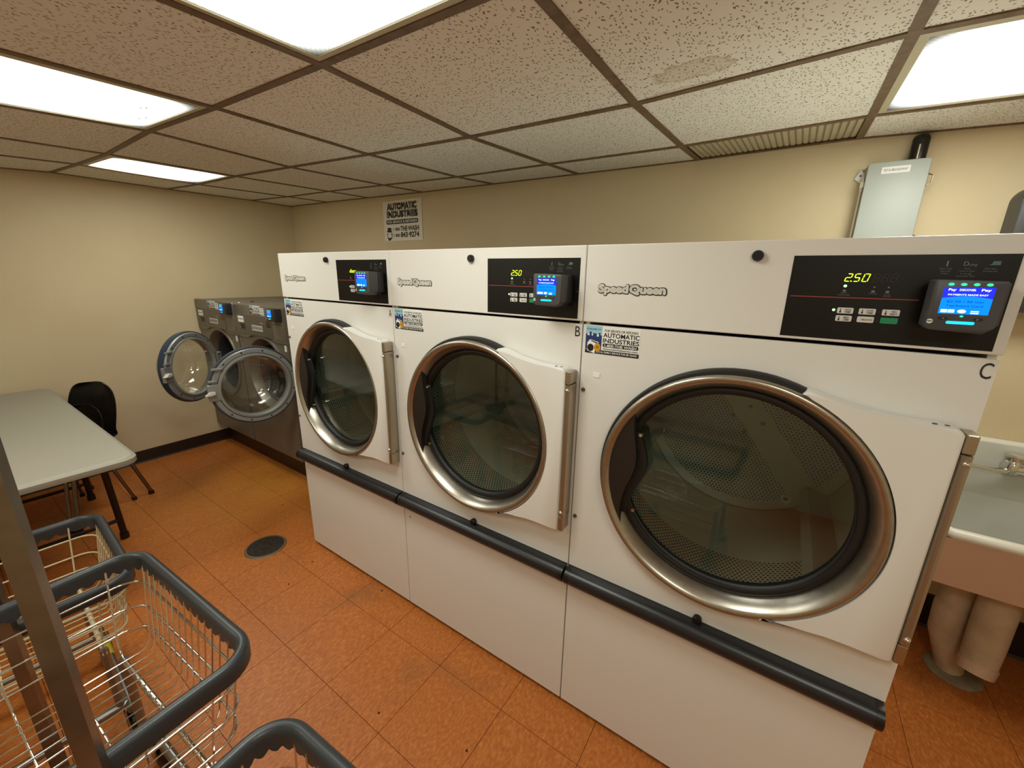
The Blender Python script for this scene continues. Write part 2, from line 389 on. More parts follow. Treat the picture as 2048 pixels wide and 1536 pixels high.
for nm, args in (('wall_left', (XL-.1, XL, YF-.1, YB+.1)), ('wall_back', (XL, XR, YB, YB+.1)), ('wall_right', (XR, XR+.1, YF-.1, YB+.1)), ('wall_front', (XL, XR, YF-.1, YF))):
    mk('wall_top', box(B(), *args, ZT, 2.32), WALL, bpy.data.objects[nm])
LIGHTS = {(3, 2), (1, 3), (5, 2), (7, 4), (7, 1), (3, 0)}  # last two troffers are out of view, added to brighten the room
VENT = (6, 5)
def quad_in(i, j, d, dz):
    c = [CV(i, j), CV(i+1, j), CV(i+1, j+1), CV(i, j+1)]; m = sum(c, Vector())/4
    out = []
    for p in c:
        q = p.copy(); q.x += d if p.x < m.x else -d; q.y += d if p.y < m.y else -d; q.z += dz; out.append(q)
    return out
for i in range(9):
    for j in range(6):
        if (i, j) in LIGHTS or (i, j) == VENT: continue
        a = quad_in(i, j, .006, .004); b = quad_in(i, j, .006, .018); bm = B()
        A = [bm.verts.new(p) for p in a]; Bv = [bm.verts.new(p) for p in b]
        bm.faces.new(A[::-1]); bm.faces.new(Bv)
        for k in range(4): bm.faces.new((A[k], A[(k+1) % 4], Bv[(k+1) % 4], Bv[k]))
        mk('ceiling_tile', bm, CTILE_ST if (i, j) in ((6, 3), (6, 4)) else CTILE, ceiling)
def tee(p, q, w=.0125):
    d = (q-p).normalized(); s = Vector((-d.y, d.x, 0)); bm = B()
    pr = [(-w, 0), (w, 0), (w, .004), (.002, .004), (.002, .03), (-.002, .03), (-.002, .004), (-w, .004)]
    R = [[bm.verts.new(e+s*a+Vector((0, 0, b))) for a, b in pr] for e in (p, q)]
    n = len(pr)
    for k in range(n): bm.faces.new((R[0][k], R[0][(k+1) % n], R[1][(k+1) % n], R[1][k]))
    bm.faces.new(R[0]); bm.faces.new(R[1][::-1]); mk('ceiling_tee', bm, TEE, ceiling)
for i in range(1, 9):
    for j in range(6): tee(CV(i, j), CV(i, j+1))
for j in range(1, 6):
    for i in range(9): tee(CV(i, j), CV(i+1, j), .0115)
for i in range(9):          # wall angles
    tee(CV(i, 6)-Vector((0, .008, 0)), CV(i+1, 6)-Vector((0, .008, 0)), .008)
for j in range(6): tee(CV(0, j)+Vector((.008, 0, 0)), CV(0, j+1)+Vector((.008, 0, 0)), .008)

# troffer lights
def lens_mat():
    m = bpy.data.materials.new('prismatic_lens'); m.use_nodes = True; nt = m.node_tree; N = nt.nodes; L = nt.links
    N.remove(N['Principled BSDF']); e = N.new('ShaderNodeEmission'); tc = N.new('ShaderNodeNewGeometry')
    mp = N.new('ShaderNodeMapping'); mp.inputs['Scale'].default_value = (90, 90, 0); mp.inputs['Rotation'].default_value = (0, 0, pi/4); L.new(tc.outputs['Position'], mp.inputs[0])
    ck = N.new('ShaderNodeTexVoronoi'); ck.voronoi_dimensions = '2D'; ck.inputs['Randomness'].default_value = 0; ck.inputs['Scale'].default_value = 1; L.new(mp.outputs[0], ck.inputs['Vector'])
    r = N.new('ShaderNodeMapRange'); r.inputs[1].default_value = 0; r.inputs[2].default_value = .7; r.inputs[3].default_value = 1.15*LAMP; r.inputs[4].default_value = .8*LAMP
    L.new(ck.outputs['Distance'], r.inputs[0])
    oc = N.new('ShaderNodeTexCoord'); sx = N.new('ShaderNodeSeparateXYZ'); L.new(oc.outputs['Object'], sx.inputs[0])
    ed = []
    for k in (0, 1):
        ab = N.new('ShaderNodeMath'); ab.operation = 'ABSOLUTE'; L.new(sx.outputs[k], ab.inputs[0])
        mr = N.new('ShaderNodeMapRange'); mr.interpolation_type = 'SMOOTHSTEP'; mr.inputs[1].default_value = .292; mr.inputs[2].default_value = .14; mr.inputs[3].default_value = .035; mr.inputs[4].default_value = 1.1
        L.new(ab.outputs[0], mr.inputs[0]); ed.append(mr)
    m1 = N.new('ShaderNodeMath'); m1.operation = 'MULTIPLY'; L.new(ed[0].outputs[0], m1.inputs[0]); L.new(ed[1].outputs[0], m1.inputs[1])
    m2 = N.new('ShaderNodeMath'); m2.operation = 'MULTIPLY'; L.new(m1.outputs[0], m2.inputs[0]); L.new(r.outputs[0], m2.inputs[1]); L.new(m2.outputs[0], e.inputs[1]); e.inputs[0].default_value = (.985, 1.0, .90, 1)
    L.new(e.outputs[0], N['Material Output'].inputs[0]); return m
LENS = lens_mat(); FRAME = mat('troffer_frame', (190, 180, 150), .45); HOUSE = mat('troffer_housing', (200, 196, 185), .6)
LL = {(3, 2): 'square fluorescent ceiling light above the grey folding table end, with dead flies in its lens', (1, 3): 'small bright ceiling light above the grey washers',
      (5, 2): 'prismatic ceiling light in front of the white dryers', (7, 4): 'ceiling light above the dryer lettered C beside the electrical box',
      (7, 1): 'added unseen ceiling light over the open floor behind the laundry carts', (3, 0): 'added unseen ceiling light at the front wall behind the folding table'}
for (i, j) in sorted(LIGHTS):
    c = (CV(i, j)+CV(i+1, j+1))/2; t = empty('ceiling_light', c, LL[i, j], 'ceiling light', 'fluorescent troffers in the ceiling grid')
    o4 = [p-c for p in quad_in(i, j, .012, .002)]; i4 = [p-c for p in quad_in(i, j, .032, -.001)]; up = [p-c for p in quad_in(i, j, .012, .07)]
    bm = B(); O = [bm.verts.new(p) for p in o4]; I = [bm.verts.new(p) for p in i4]; I2 = [bm.verts.new(p+Vector((0, 0, .006))) for p in i4]
    for k in range(4):
        l = (k+1) % 4; bm.faces.new((O[k], O[l], I[l], I[k])); bm.faces.new((I[k], I[l], I2[l], I2[k]))
    mk('frame', bm, FRAME, t)
    bm = B(); I = [bm.verts.new(p+Vector((0, 0, .004))) for p in i4]; bm.faces.new(I[::-1])
    me = bpy.data.meshes.new('lens'); bm.to_mesh(me); bm.free(); mk('lens', me, LENS, t)
    bm = B(); O = [bm.verts.new(p) for p in o4]; U = [bm.verts.new(p) for p in up]
    for k in range(4):
        l = (k+1) % 4; bm.faces.new((O[k], O[l], U[l], U[k]))
    bm.faces.new(U); mk('housing', bm, HOUSE, t)
    if (i, j) == (3, 2):
        for (dx, dy) in ((.12, .16), (.14, .17), (.02, .20), (-.01, .19)):
            mk('dead_fly', box(B(), dx, dx+.012, dy, dy+.004, -.0035, -.001), mat('fly', (110, 112, 100), .8), t)
# air vent panel (ribbed) beside the back wall
i, j = VENT; c = (CV(i, j)+CV(i+1, j+1))/2
t = empty('ceiling_vent', c, 'dusty ribbed return air grille in the ceiling along the back wall', 'vent')
q4 = [p-c for p in quad_in(i, j, .012, .012)]; GRI = mat('dusty_grille', (186, 174, 144), .8)
bm = B(); A = [bm.verts.new(p) for p in q4]; Bv = [bm.verts.new(p+Vector((0, 0, .01))) for p in q4]
bm.faces.new(A); bm.faces.new(Bv)
for k in range(4): bm.faces.new((A[k], A[(k+1) % 4], Bv[(k+1) % 4], Bv[k]))
mk('backing', bm, mat('grille_dark', (158, 146, 116), .9), t)
sl = box(B(), -.0075, .0075, -.165, .165, -.005, .0005); sme = bpy.data.meshes.new('slat'); sl.to_mesh(sme); sl.free(); sme.materials.append(GRI)
for k in range(26):
    f = (k+.5)/26; xx = q4[0].x*(1-f)+q4[1].x*f; o = bpy.data.objects.new('slat', sme); COL.objects.link(o); o.parent = t
    o.location = (xx, 0, (q4[0].z+q4[3].z)/2*(1-f)+(q4[1].z+q4[2].z)/2*f); o.rotation_euler.x = math.atan2(q4[3].z-q4[0].z, q4[3].y-q4[0].y)

# ================================================================== DRYERS
CX, CZ = .412, 1.004
def ring_pts(r, a0, a1, n): return [(CX+r*math.cos(math.radians(a0+(a1-a0)*k/n)), CZ+r*math.sin(math.radians(a0+(a1-a0)*k/n))) for k in range(n+1)]
def sticker_parts(parent, x0, z1, W, Hh, y, name='service_sticker'):
    """service sticker: white sheet, skyline picture, lettering"""
    s = mk(name, box(B(), x0, x0+W, y-.0006, y+.0002, z1-Hh, z1), WHITEP, parent)
    yy = y-.0010; X = lambda f: x0+f*W; Z = lambda f: z1-f*Hh
    R = lambda a, b, c, d: [(X(a), Z(d)), (X(b), Z(d)), (X(b), Z(c)), (X(a), Z(c))]
    bm = B(); flat(bm, R(.0, .31, .0, .30), yy); mk_flat('sky_picture', bm, SKYB, s)
    bm = B(); sk = [(0, .85), (.31, .85), (.31, .32), (.28, .32), (.28, .24), (.25, .24), (.25, .38), (.21, .38), (.21, .27), (.14, .27), (.14, .36), (.11, .36), (.11, .22), (.07, .22), (.07, .36), (.03, .36), (.03, .30), (0, .30)]
    flat(bm, [(X(a), Z(b)) for a, b in sk], yy-.0001); mk_flat('skyline', bm, NAVY, s)
    bm = B(); flat(bm, R(0, 1, .86, 1), yy-.0001); flat(bm, [(X(.335+.0*a), Z(b)) if 0 else (a, b) for a, b in rrect(X(.335), X(.985), Z(.735), Z(.60), .0045)], yy)
    text_into(bm, 'FOR SERVICE OR REFUNDS', X(.36), Z(.185), yy, Hh*.085, W*.60, bold=.012)
    text_into(bm, 'AUTOMATIC', X(.335), Z(.375), yy, Hh*.15, W*.655, bold=.022)
    text_into(bm, 'INDUSTRIES', X(.335), Z(.57), yy, Hh*.15, W*.655, bold=.022)
    text_into(bm, 'AutomaticIndustries.com', X(.345), Z(.83), yy, Hh*.07, W*.63, bold=.015)
    text_into(bm, 'ESTABLISHED 1917', X(.02), Z(.155), yy-.0002, Hh*.06, W*.27, bold=.01)
    mk_flat('lettering', bm, BLACKP, s)
    bm = B(); text_into(bm, '1-800-THE WASH', X(.37), Z(.715), yy-.0004, Hh*.085, W*.58, bold=.02)
    text_into(bm, 'LOCAL FAMILY SERVICE FOR 80 YEARS!', X(.22), Z(.955), yy-.0004, Hh*.06, W*.75, bold=.012)
    flat(bm, [(X(a), Z(b)) for a, b in ((.04, .62), (.09, .50), (.26, .58), (.20, .72), (.19, 1.0), (.04, .92))], yy-.0003)
    mk_flat('white_lettering', bm, WHITEP, s)
    bm = B(); flat(bm, [(X(.105)+.0105*W/.15*math.cos(k*pi/8)*.9, Z(.80)+.0105*W/.15*math.sin(k*pi/8)) for k in range(16)], yy-.0005)
    flat(bm, [(X(a), Z(b)) for a, b in ((.10, .55), (.115, .53), (.24, .60), (.22, .64))], yy-.0005); mk_flat('washer_door_mark', bm, BLACKP, s)
    bm = B(); flat(bm, [(X(.235)+.0095*W/.15*math.cos(k*pi/8), Z(.77)+.0115*W/.15*math.sin(k*pi/8)) for k in range(16)], yy-.0006); mk_flat('coin', bm, GOLD, s)
    bm = B(); text_into(bm, '50', X(.235), Z(.80), yy-.0008, Hh*.08, align='C', bold=.02); mk_flat('coin_number', bm, mat('coin_ink', (120, 78, 10), .5), s)
    return s
SEG = {'2': 'abged', '5': 'afgcd', '0': 'abcdef', '8': 'abcdefg', 'd': 'bcdeg', 'o': 'cdeg', 'r': 'eg'}
def seg_digit(bm, ch, x, z, w, h, y, t=.0014, slant=.22):
    def S(a, b): return (x+a+slant*b, z+b)
    L_ = {'a': ((t, h), (w-t, h), (w-2*t, h-t), (2*t, h-t)), 'd': ((t, 0), (w-t, 0), (w-2*t, t), (2*t, t)), 'g': ((t, h/2-t/2), (w-t, h/2-t/2), (w-t, h/2+t/2), (t, h/2+t/2)),
          'f': ((0, h/2+t*.3), (t, h/2+t*.6), (t, h-t*1.2), (0, h-t*.5)), 'e': ((0, t*.5), (t, t*1.2), (t, h/2-t*.6), (0, h/2-t*.3)),
          'b': ((w-t, h/2+t*.6), (w, h/2+t*.3), (w, h-t*.5), (w-t, h-t*1.2)), 'c': ((w-t, t*1.2), (w, t*.5), (w, h/2-t*.3), (w-t, h/2-t*.6))}
    for s in SEG[ch]: flat(bm, [S(a, b) for a, b in L_[s]], y)
def card_reader_front(parent, x0, x1, z0, z1, y, detail=True):
    """lit face of a card reader: LEDs, screen, buttons as children of parent"""
    W, Hh = x1-x0, z1-z0; X = lambda f: x0+f*W; Z = lambda f: z1-f*Hh; y = y-.0006
    R = lambda a, b, c, d: [(X(a), Z(d)), (X(b), Z(d)), (X(b), Z(c)), (X(a), Z(c))]
    bm = B(); flat(bm, R(.16, .84, .15, .66), y); mk_flat('screen', bm, SCRL, parent)
    bm = B(); top = [(.16+.68*k/10, .36-.045*math.sin(pi*k/10)) for k in range(11)]
    flat(bm, [(X(a), Z(b)) for a, b in [(.16, .15)]+top+[(.84, .15)]], y-.0003); mk_flat('screen_arc', bm, SCRD, parent)
    bm = B(); text_into(bm, 'Pay', X(.22), Z(.215), y-.0006, Hh*.04, W*.11, bold=.03); text_into(bm, 'Pay', X(.66), Z(.215), y-.0006, Hh*.04, W*.13, bold=.03)
    text_into(bm, 'DISCOVER', X(.37), Z(.215), y-.0006, Hh*.035, W*.22, bold=.03)
    text_into(bm, 'PAYMENTS MADE EASY', X(.23), Z(.305), y-.0006, Hh*.03, W*.54, bold=.02)
    mk_flat('screen_lettering', bm, SCRW, parent); bm = B()
    for a, b in ((.19, .28), (.29, .38)): flat(bm, R(a, b, .575, .635), y-.0006)
    flat(bm, [(X(.48)+.06*W*math.cos(k*pi/8), Z(.605)+.035*Hh*math.sin(k*pi/8)) for k in range(16)], y-.0006)
    flat(bm, R(.60, .71, .59, .605), y-.0006); flat(bm, R(.60, .71, .62, .645), y-.0006)
    mk_flat('screen_icons', bm, SCRW, parent)
    bm = B(); text_into(bm, '$2.50 / 30 min', X(.24), Z(.44), y-.0006, Hh*.04, W*.5, bold=.01); text_into(bm, 'Tap/Insert Card', X(.24), Z(.52), y-.0006, Hh*.04, W*.5, bold=.01)
    text_into(bm, 'VISA', X(.305), Z(.62), y-.0009, Hh*.025, W*.06, bold=.02)
    mk_flat('screen_message', bm, SCRT, parent)
    bm = B()
    for k in range(4): flat(bm, [(X(.24+k*.17)+.042*W*math.cos(q*pi/6), Z(.095)+.026*Hh*math.sin(q*pi/6)) for q in range(12)], y)
    flat(bm, [(X(.50), Z(.68)), (X(.53), Z(.70)), (X(.50), Z(.72)), (X(.47), Z(.70))], y)
    mk_flat('green_lights', bm, LEDT, parent)
    bm = B(); flat(bm, rrect(X(.31), X(.70), Z(.855), Z(.80), .002), y); mk_flat('blue_light_bar', bm, BARL, parent)
    for xa, d in ((.25, -1), (.73, 1)):
        bm = B(); flat(bm, [(X(xa)+.07*W*math.cos(q*pi/8), Z(.75)+.03*Hh*math.sin(q*pi/8)) for q in range(16)], y); mk_flat('arrow_button', bm, BLACK, parent)
        bm = B(); flat(bm, [(X(xa+.02*d), Z(.75)), (X(xa-.02*d), Z(.73)), (X(xa-.02*d), Z(.77))], y-.0004); mk_flat('arrow_mark', bm, GREYP, parent)
    bm = B(); flat(bm, [(X(.08)+.05*W*math.cos(q*pi/8), Z(.82)+.045*Hh*math.sin(q*pi/8)) for q in range(16)], y); mk_flat('round_badge', bm, WHITEP, parent)
    bm = B(); text_into(bm, 'NFC', X(.08), Z(.835), y-.0004, Hh*.035, align='C', bold=.02); mk_flat('badge_lettering', bm, BLACKP, parent)

def make_dryer():
    t = empty('tumble_dryer', (0, 0, 0))
    # cabinet: open-fronted steel shell
    bm = B(); x0, x1 = .004, .796
    box(bm, x0, x0+.012, .012, 1.08, .05, 1.604); box(bm, x1-.012, x1, .012, 1.08, .05, 1.604)
    box(bm, x0+.012, x1-.012, .012, 1.08, 1.592, 1.604); box(bm, x0+.012, x1-.012, 1.068, 1.08, .05, 1.592); box(bm, x0+.012, x1-.012, .03, 1.068, .05, .062)
    mk('cabinet', bm, ENAMEL, t)
    for fx in (.06, .74):
        for fy in (.08, 1.0): mk('foot', cyl(B(), (fx, fy, 0), .022, .05), BLACK, t, 40)
    mk('front_panel', plate_hole(B(), .002, .798, .604, 1.3985, CX, CZ, .283, 0, .012), ENAMEL, t)
    mk('control_panel', box(B(), .001, .799, -.004, .012, 1.4065, 1.610, .0025), ENAMEL, t)
    mk('lower_panel', box(B(), .002, .798, 0, .012, .020, .596, .0015), ENAMEL, t)
    mk('plinth', box(B(), .01, .79, .03, .05, .002, .05), BLACK, t)
    # bumper bar with end collars
    pr = [(0, .548), (-.024, .549), (-.037, .556), (-.043, .567), (-.043, .582), (-.036, .594), (-.022, .601), (0, .602)]
    bm = B(); R = [[bm.verts.new((x, a, b)) for a, b in pr] for x in (.006, .794)]
    for k in range(len(pr)-1): bm.faces.new((R[0][k], R[0][k+1], R[1][k+1], R[1][k]))
    bm.faces.new(R[0]); bm.faces.new(R[1][::-1]); bu = mk('bumper_bar', bm, BUMPER, t, 50)
    for xa in (.004, .781):
        bm = B(); c = (-.02, .575); R = [[bm.verts.new((x, c[0]+(a-c[0])*1.03, c[1]+(b-c[1])*1.03)) for a, b in pr] for x in (xa, xa+.015)]
        for k in range(len(pr)-1): bm.faces.new((R[0][k], R[0][k+1], R[1][k+1], R[1][k]))
        bm.faces.new(R[0]); bm.faces.new(R[1][::-1]); mk('end_cap', bm, BLACK, bu, 50)
    mk('lock', lathe(B(), [(0, -.012), (.009, -.012), (.0115, -.009), (.0115, 0), (0, 0)], (.400, -.004, 1.578), 'y', 20), BLACK, t, 40)
    mk('lint_panel_knob', lathe(B(), [(0, -.016), (.010, -.016), (.0125, -.012), (.011, 0), (0, 0)], (.400, 0, .612), 'y', 20), BLACK, t, 40)
    # drum
    dm = mk('drum', lathe(B(), [(.365, .055), (.365, .66), (.368, .66), (.368, .055)], (0, 0, 0), 'y', 72, True), PERF_DRUM, t, 40, (CX, 0, CZ))
    mk('back_plate', lathe(B(), [(0, .655), (.361, .655), (.361, .66), (0, .66)], (0, 0, 0), 'y', 72), PERF_BACK, dm, 40)
    mk('front_rim', lathe(B(), [(.30, .045), (.371, .045), (.371, .055), (.30, .055)], (0, 0, 0), 'y', 64, True), mat('drum_rim', (70, 70, 66), .5, metal=.4), dm, 40)
    for (bx, bz) in ((.003, .058), (-.05, .014), (.052, .0), (-.002, -.044), (.168, -.276), (.226, -.232)):
        mk('bolt', lathe(B(), [(0, -.007), (.006, -.006), (.008, 0)], (bx, .655, bz), 'y', 12), mat('drum_bolt', (50, 50, 46), .4, metal=.6), dm, 40)
        if bz < -.2: mk('washer_ring', lathe(B(), [(.0085, -.004), (.0165, -.004), (.0165, 0), (.0085, 0)], (bx, .655, bz), 'y', 20, True), mat('drum_washer', (245, 245, 236), .4), dm, 40)
    for k in range(3):
        a = math.radians(75+120*k); bm = B()
        n = Vector((math.cos(a), 0, math.sin(a))); s = Vector((-math.sin(a), 0, math.cos(a)))
        R = [[bm.verts.new(n*rr+s*ss+Vector((0, yy, 0))) for rr, ss in ((.3645, -.05), (.30, -.015), (.30, .015), (.3645, .05))] for yy in (.07, .645)]
        for q in range(3): bm.faces.new((R[0][q], R[0][q+1], R[1][q+1], R[1][q]))
        bm.faces.new(R[0]); bm.faces.new(R[1][::-1]); mk('lifter', bm, mat('drum_lifter', (150, 160, 150), .4, metal=.2), dm)
    # door
    a_t, a_b = 68.5, -67.0
    arc = ring_pts(.3135, a_b, a_t, 40)
    top = [(.527, 1.3005), (.533, 1.3035), (.541, 1.3035), (.560, 1.299), (.585, 1.292), (.61, 1.285), (.64, 1.279), (.68, 1.2735), (.72, 1.272), (.762, 1.273), (.770, 1.268)]
    bot = [(.774, .746), (.76, .7455), (.70, .7465), (.66, .745), (.62, .739), (.58, .731), (.555, .726), (.54, .7245), (.531, .7265)]
    # split the wing so that each face stays convex enough : strips from the arc to the outline
    outer = [(.774, .746+(1.268-.746)*k/20) for k in range(21)]
    bm = B(); poly = arc+top[1:]+[(.774, 1.262)]+bot
    d = mk('door', prism(B(), poly, -.046, -.006, .0045, 3), ENAMEL, t, 40)
    mk('door_shell', lathe(B(), [(.3215, -.001), (.3215, -.022), (.317, -.029), (.300, -.030), (.300, -.001)], (CX, 0, CZ+.002), 'y', 96, True), RUBBER, d, 40)
    mk('steel_ring', lathe(B(), [(.3125, -.028), (.3125, -.038), (.310, -.044), (.305, -.0465), (.299, -.045), (.293, -.040), (.284, -.022), (.2755, .000), (.275, .006), (.300, .006), (.300, -.028)], (CX, 0, CZ), 'y', 120, True), STEEL, d, 60)
    mk('window_seal', lathe(B(), [(.279, .004), (.275, -.003), (.268, -.006), (.260, -.002), (.2585, .006), (.2555, .008), (.2555, .022), (.279, .022)], (CX, 0, CZ), 'y', 96, True), RUBBER, d, 50)
    mk('window_glass', lathe(B(), [(0, .006), (.12, .0075), (.22, .011), (.2595, .0135), (.2595, .018), (0, .018)], (CX, 0, CZ), 'y', 72), SMOKED, d, 40)
    n = 28; inner = []
    for k in range(n+1):
        f = k/n; a = math.radians(141+(219-141)*f); w = math.sin(pi*f); r = .294-.070*w**1.3-.014*math.sin(2*pi*f)
        inner.append((CX+r*math.cos(a), CZ+r*math.sin(a)))
    outr = ring_pts(.296, 141, 219, n)
    mk('door_handle', prism(B(), outr+inner[::-1][1:-1], -.034, -.012), mat('handle_dark_brown', (34, 28, 24), .4), d, 40)
    inn2 = [(x+.028*math.sin(pi*k/n), z) for k, (x, z) in enumerate(inner)]
    mk('handle_recess', prism(B(), inner[4:-4]+inn2[::-1][4:-4], -.020, -.006), RUBBER, d)
    for a in (152, 208): mk('handle_clip', cyl(B(), (CX+.243*math.cos(math.radians(a)), -.026, CZ+.243*math.sin(math.radians(a))), .005, .012, 'y', 10), CHROME, d, 40)
    # hinge: tall tube with square end blocks and two screws
    bm = B(); hp = [(.776, -.004), (.776, -.040), (.780, -.046), (.786, -.048), (.7915, -.044), (.793, -.036), (.793, -.004)]
    R = [[bm.verts.new((a, b, z)) for a, b in hp] for z in (.797, 1.227)]
    for k in range(len(hp)-1): bm.faces.new((R[0][k], R[0][k+1], R[1][k+1], R[1][k]))
    bm.faces.new(R[0]); bm.faces.new(R[1][::-1]); mk('hinge', bm, HINGE, d, 40)
    for z0, z1 in ((.748, .795), (1.229, 1.266)): mk('hinge_block', box(B(), .775, .792, -.045, -.003, z0, z1, .002), HINGE, d)
    for z in (.815, 1.212): mk('hinge_screw', lathe(B(), [(0, -.006), (.003, -.0055), (.006, -.001), (.006, 0)], (.785, -.0475, z), 'y', 14), CHROME, d, 50)
    for xx in (.735, .752): mk('hinge_slot', cyl(B(), (xx, -.026, 1.2722), .004, .0012, 'z', 10), BLACK, d)
    # screws down the left edge of the front panel and paper tab
    for z in (.79, 1.209): mk('screw', lathe(B(), [(0, -.007), (.004, -.006), (.0065, 0)], (.013, 0, z), 'y', 12), mat('panel_screw', (95, 92, 84), .4, metal=.7), t, 40)
    mk('blank_label', box(B(), .040, .061, -.0016, 0, 1.251, 1.265, .0006), WHITEP, t)
    sticker_parts(t, .011, 1.397, .153, .077, 0)
    # maker's name: light letters on a dark outline
    bm = B(); heavy(bm, 'Speed', .043, 1.4890, -.0046, .0185, .078, .0042, 12); heavy(bm, 'Queen', .127, 1.4890, -.0046, .0185, .088, .0044, 12)
    lg = mk_flat('name_outline', bm, mat('logo_outline', (36, 30, 20), .5), t)
    bm = B(); heavy(bm, 'Speed', .0425, 1.4893, -.0056, .0185, .078, .0020); heavy(bm, 'Queen', .1265, 1.4893, -.0056, .0185, .088, .0020); mk_flat('name_lettering', bm, mat('logo_fill', (244, 242, 232), .4), lg)
    # black fascia
    p = mk('display_panel', box(B(), .466, .783, -.0052, -.003, 1.4125, 1.5775), PANELBLK, t)
    mk_flat('red_line', flat(B(), [(.472, 1.4955), (.671, 1.4955), (.671, 1.4972), (.472, 1.4972)], -.0058), INKRED, p)
    for r, z in enumerate((1.471, 1.4555)):
        for k, x in enumerate((.568, .602, .637)):
            g = (r == 1 and k == 2)
            b_ = mk('button', prism(B(), rrect(x-.0128, x+.0128, z-.0058, z+.0058, .002), -.0075, -.005, .0005, 1), BTNG if g else BTN, p)
            if r == 0 and k == 0: mk_flat('indicator_light', flat(B(), [(.5495+.0026*math.cos(q*pi/6), z+.0006+.0026*math.sin(q*pi/6)) for q in range(12)], -.0058), LEDG, p)
            else: mk_flat('indicator_light', flat(B(), [(x-.0175+.0016*math.cos(q*pi/4), z+.0016*math.sin(q*pi/4)) for q in range(8)], -.0058), GHOST, p)
            if g: continue
            bm = B(); l1, l2 = (('HIGH', 'TEMP'), ('LOW', 'TEMP'), ('NO', 'HEAT'))[k] if r == 0 else (('MED', 'TEMP'), ('DELICATE', ''), ('', ''))[k]
            if l2:
                text_into(bm, l1, x+.004, z+.0006, -.0082, .003, align='C', bold=.01); text_into(bm, l2, x+.004, z-.0038, -.0082, .003, align='C', bold=.01)
                flat(bm, [(x-.009, z-.004), (x-.0065, z-.004), (x-.0065, z-.001), (x-.0072, z), (x-.0072, z+.004), (x-.0083, z+.004), (x-.0083, z), (x-.009, z-.001)], -.0082)
            else: text_into(bm, l1, x+.002, z-.0015, -.0082, .003, .017, align='C', bold=.01)
            mk_flat('button_lettering', bm, BLACKP, p)
    for x, a, b in ((.560, 'INSERT', 'COINS/CARD'), (.604, 'DRYING', ''), (.625, 'COOL', 'DOWN')):
        bm = B(); text_into(bm, a, x, 1.5045, -.0058, .0022, align='C'); text_into(bm, b or ' ', x, 1.5005, -.0058, .0022, align='C')
        flat(bm, [(x-.003, 1.508), (x+.002, 1.508), (x+.002, 1.5115), (x-.003, 1.5115)], -.0058)
        if x > .6: flat(bm, [(x+.0015*math.cos(q*pi/4), 1.518+.0015*math.sin(q*pi/4)) for q in range(8)], -.0058)
        mk_flat('panel_legend', bm, GREYP, p)
    for x, ls in ((.695, ('Select Temp', 'Select any', 'of these')), (.722, ('Insert', 'Coins or Card', 'or use app', 'Accumulate Time')), (.750, ('Press Start', 'Promote Pad'))):
        bm = B()
        for k, s in enumerate(ls): text_into(bm, s, x, 1.552-.0042*k, -.0058, .0022, align='C')
        mk_flat('panel_legend', bm, GREYP, p)
    bm = B(); text_into(bm, 'D', .716, 1.558, -.0058, .007); text_into(bm, 'rying', .7215, 1.558, -.0058, .004)
    mk_flat('panel_legend', bm, GREYP, p); bm = B()
    flat(bm, [(.6945, 1.557), (.6965, 1.557), (.6965, 1.566), (.6945, 1.566)], -.0058)
    mk_flat('panel_symbol', bm, GREYP, p); bm = B()
    flat(bm, [(.774, 1.487), (.780, 1.487), (.780, 1.488), (.774, 1.488)], -.0058)
    mk_flat('panel_mark', bm, GREYP, p)
    bm = B(); flat(bm, [(.747, 1.559), (.760, 1.559), (.760, 1.5655), (.7505, 1.5655), (.7505, 1.5625)], -.0059); mk_flat('start_symbol', bm, mat('dull_green', (80, 110, 100), .5), p)
    # card reader
    rd = mk('card_reader', prism(B(), [(.6745, 1.4555), (.681, 1.4495), (.747, 1.4465), (.757, 1.456), (.762, 1.462), (.762, 1.528), (.758, 1.532), (.677, 1.534), (.6735, 1.531)], -.070, -.030, .0028, 2), READER, t, 40)
    mk('reader_back', prism(B(), [(.679, 1.452), (.684, 1.448), (.752, 1.446), (.764, 1.458), (.764, 1.531), (.679, 1.531)], -.027, -.005, .002, 1), READERDK, rd, 40)
    mk('reader_neck', box(B(), .683, .757, -.031, -.026, 1.453, 1.528), RUBBER, rd)
    card_reader_front(rd, .6725, .760, 1.4485, 1.5345, -.070)
    return t
proto = make_dryer()
DR = {'A': ('white tumble dryer lettered A with green door message, beside the grey washers', 0.0), 'B': ('white tumble dryer lettered B standing between dryers A and C', .8),
      'C': ('white tumble dryer lettered C standing beside the utility sink', 1.6)}
trees = {'A': proto, 'B': copy_tree(proto), 'C': copy_tree(proto)}
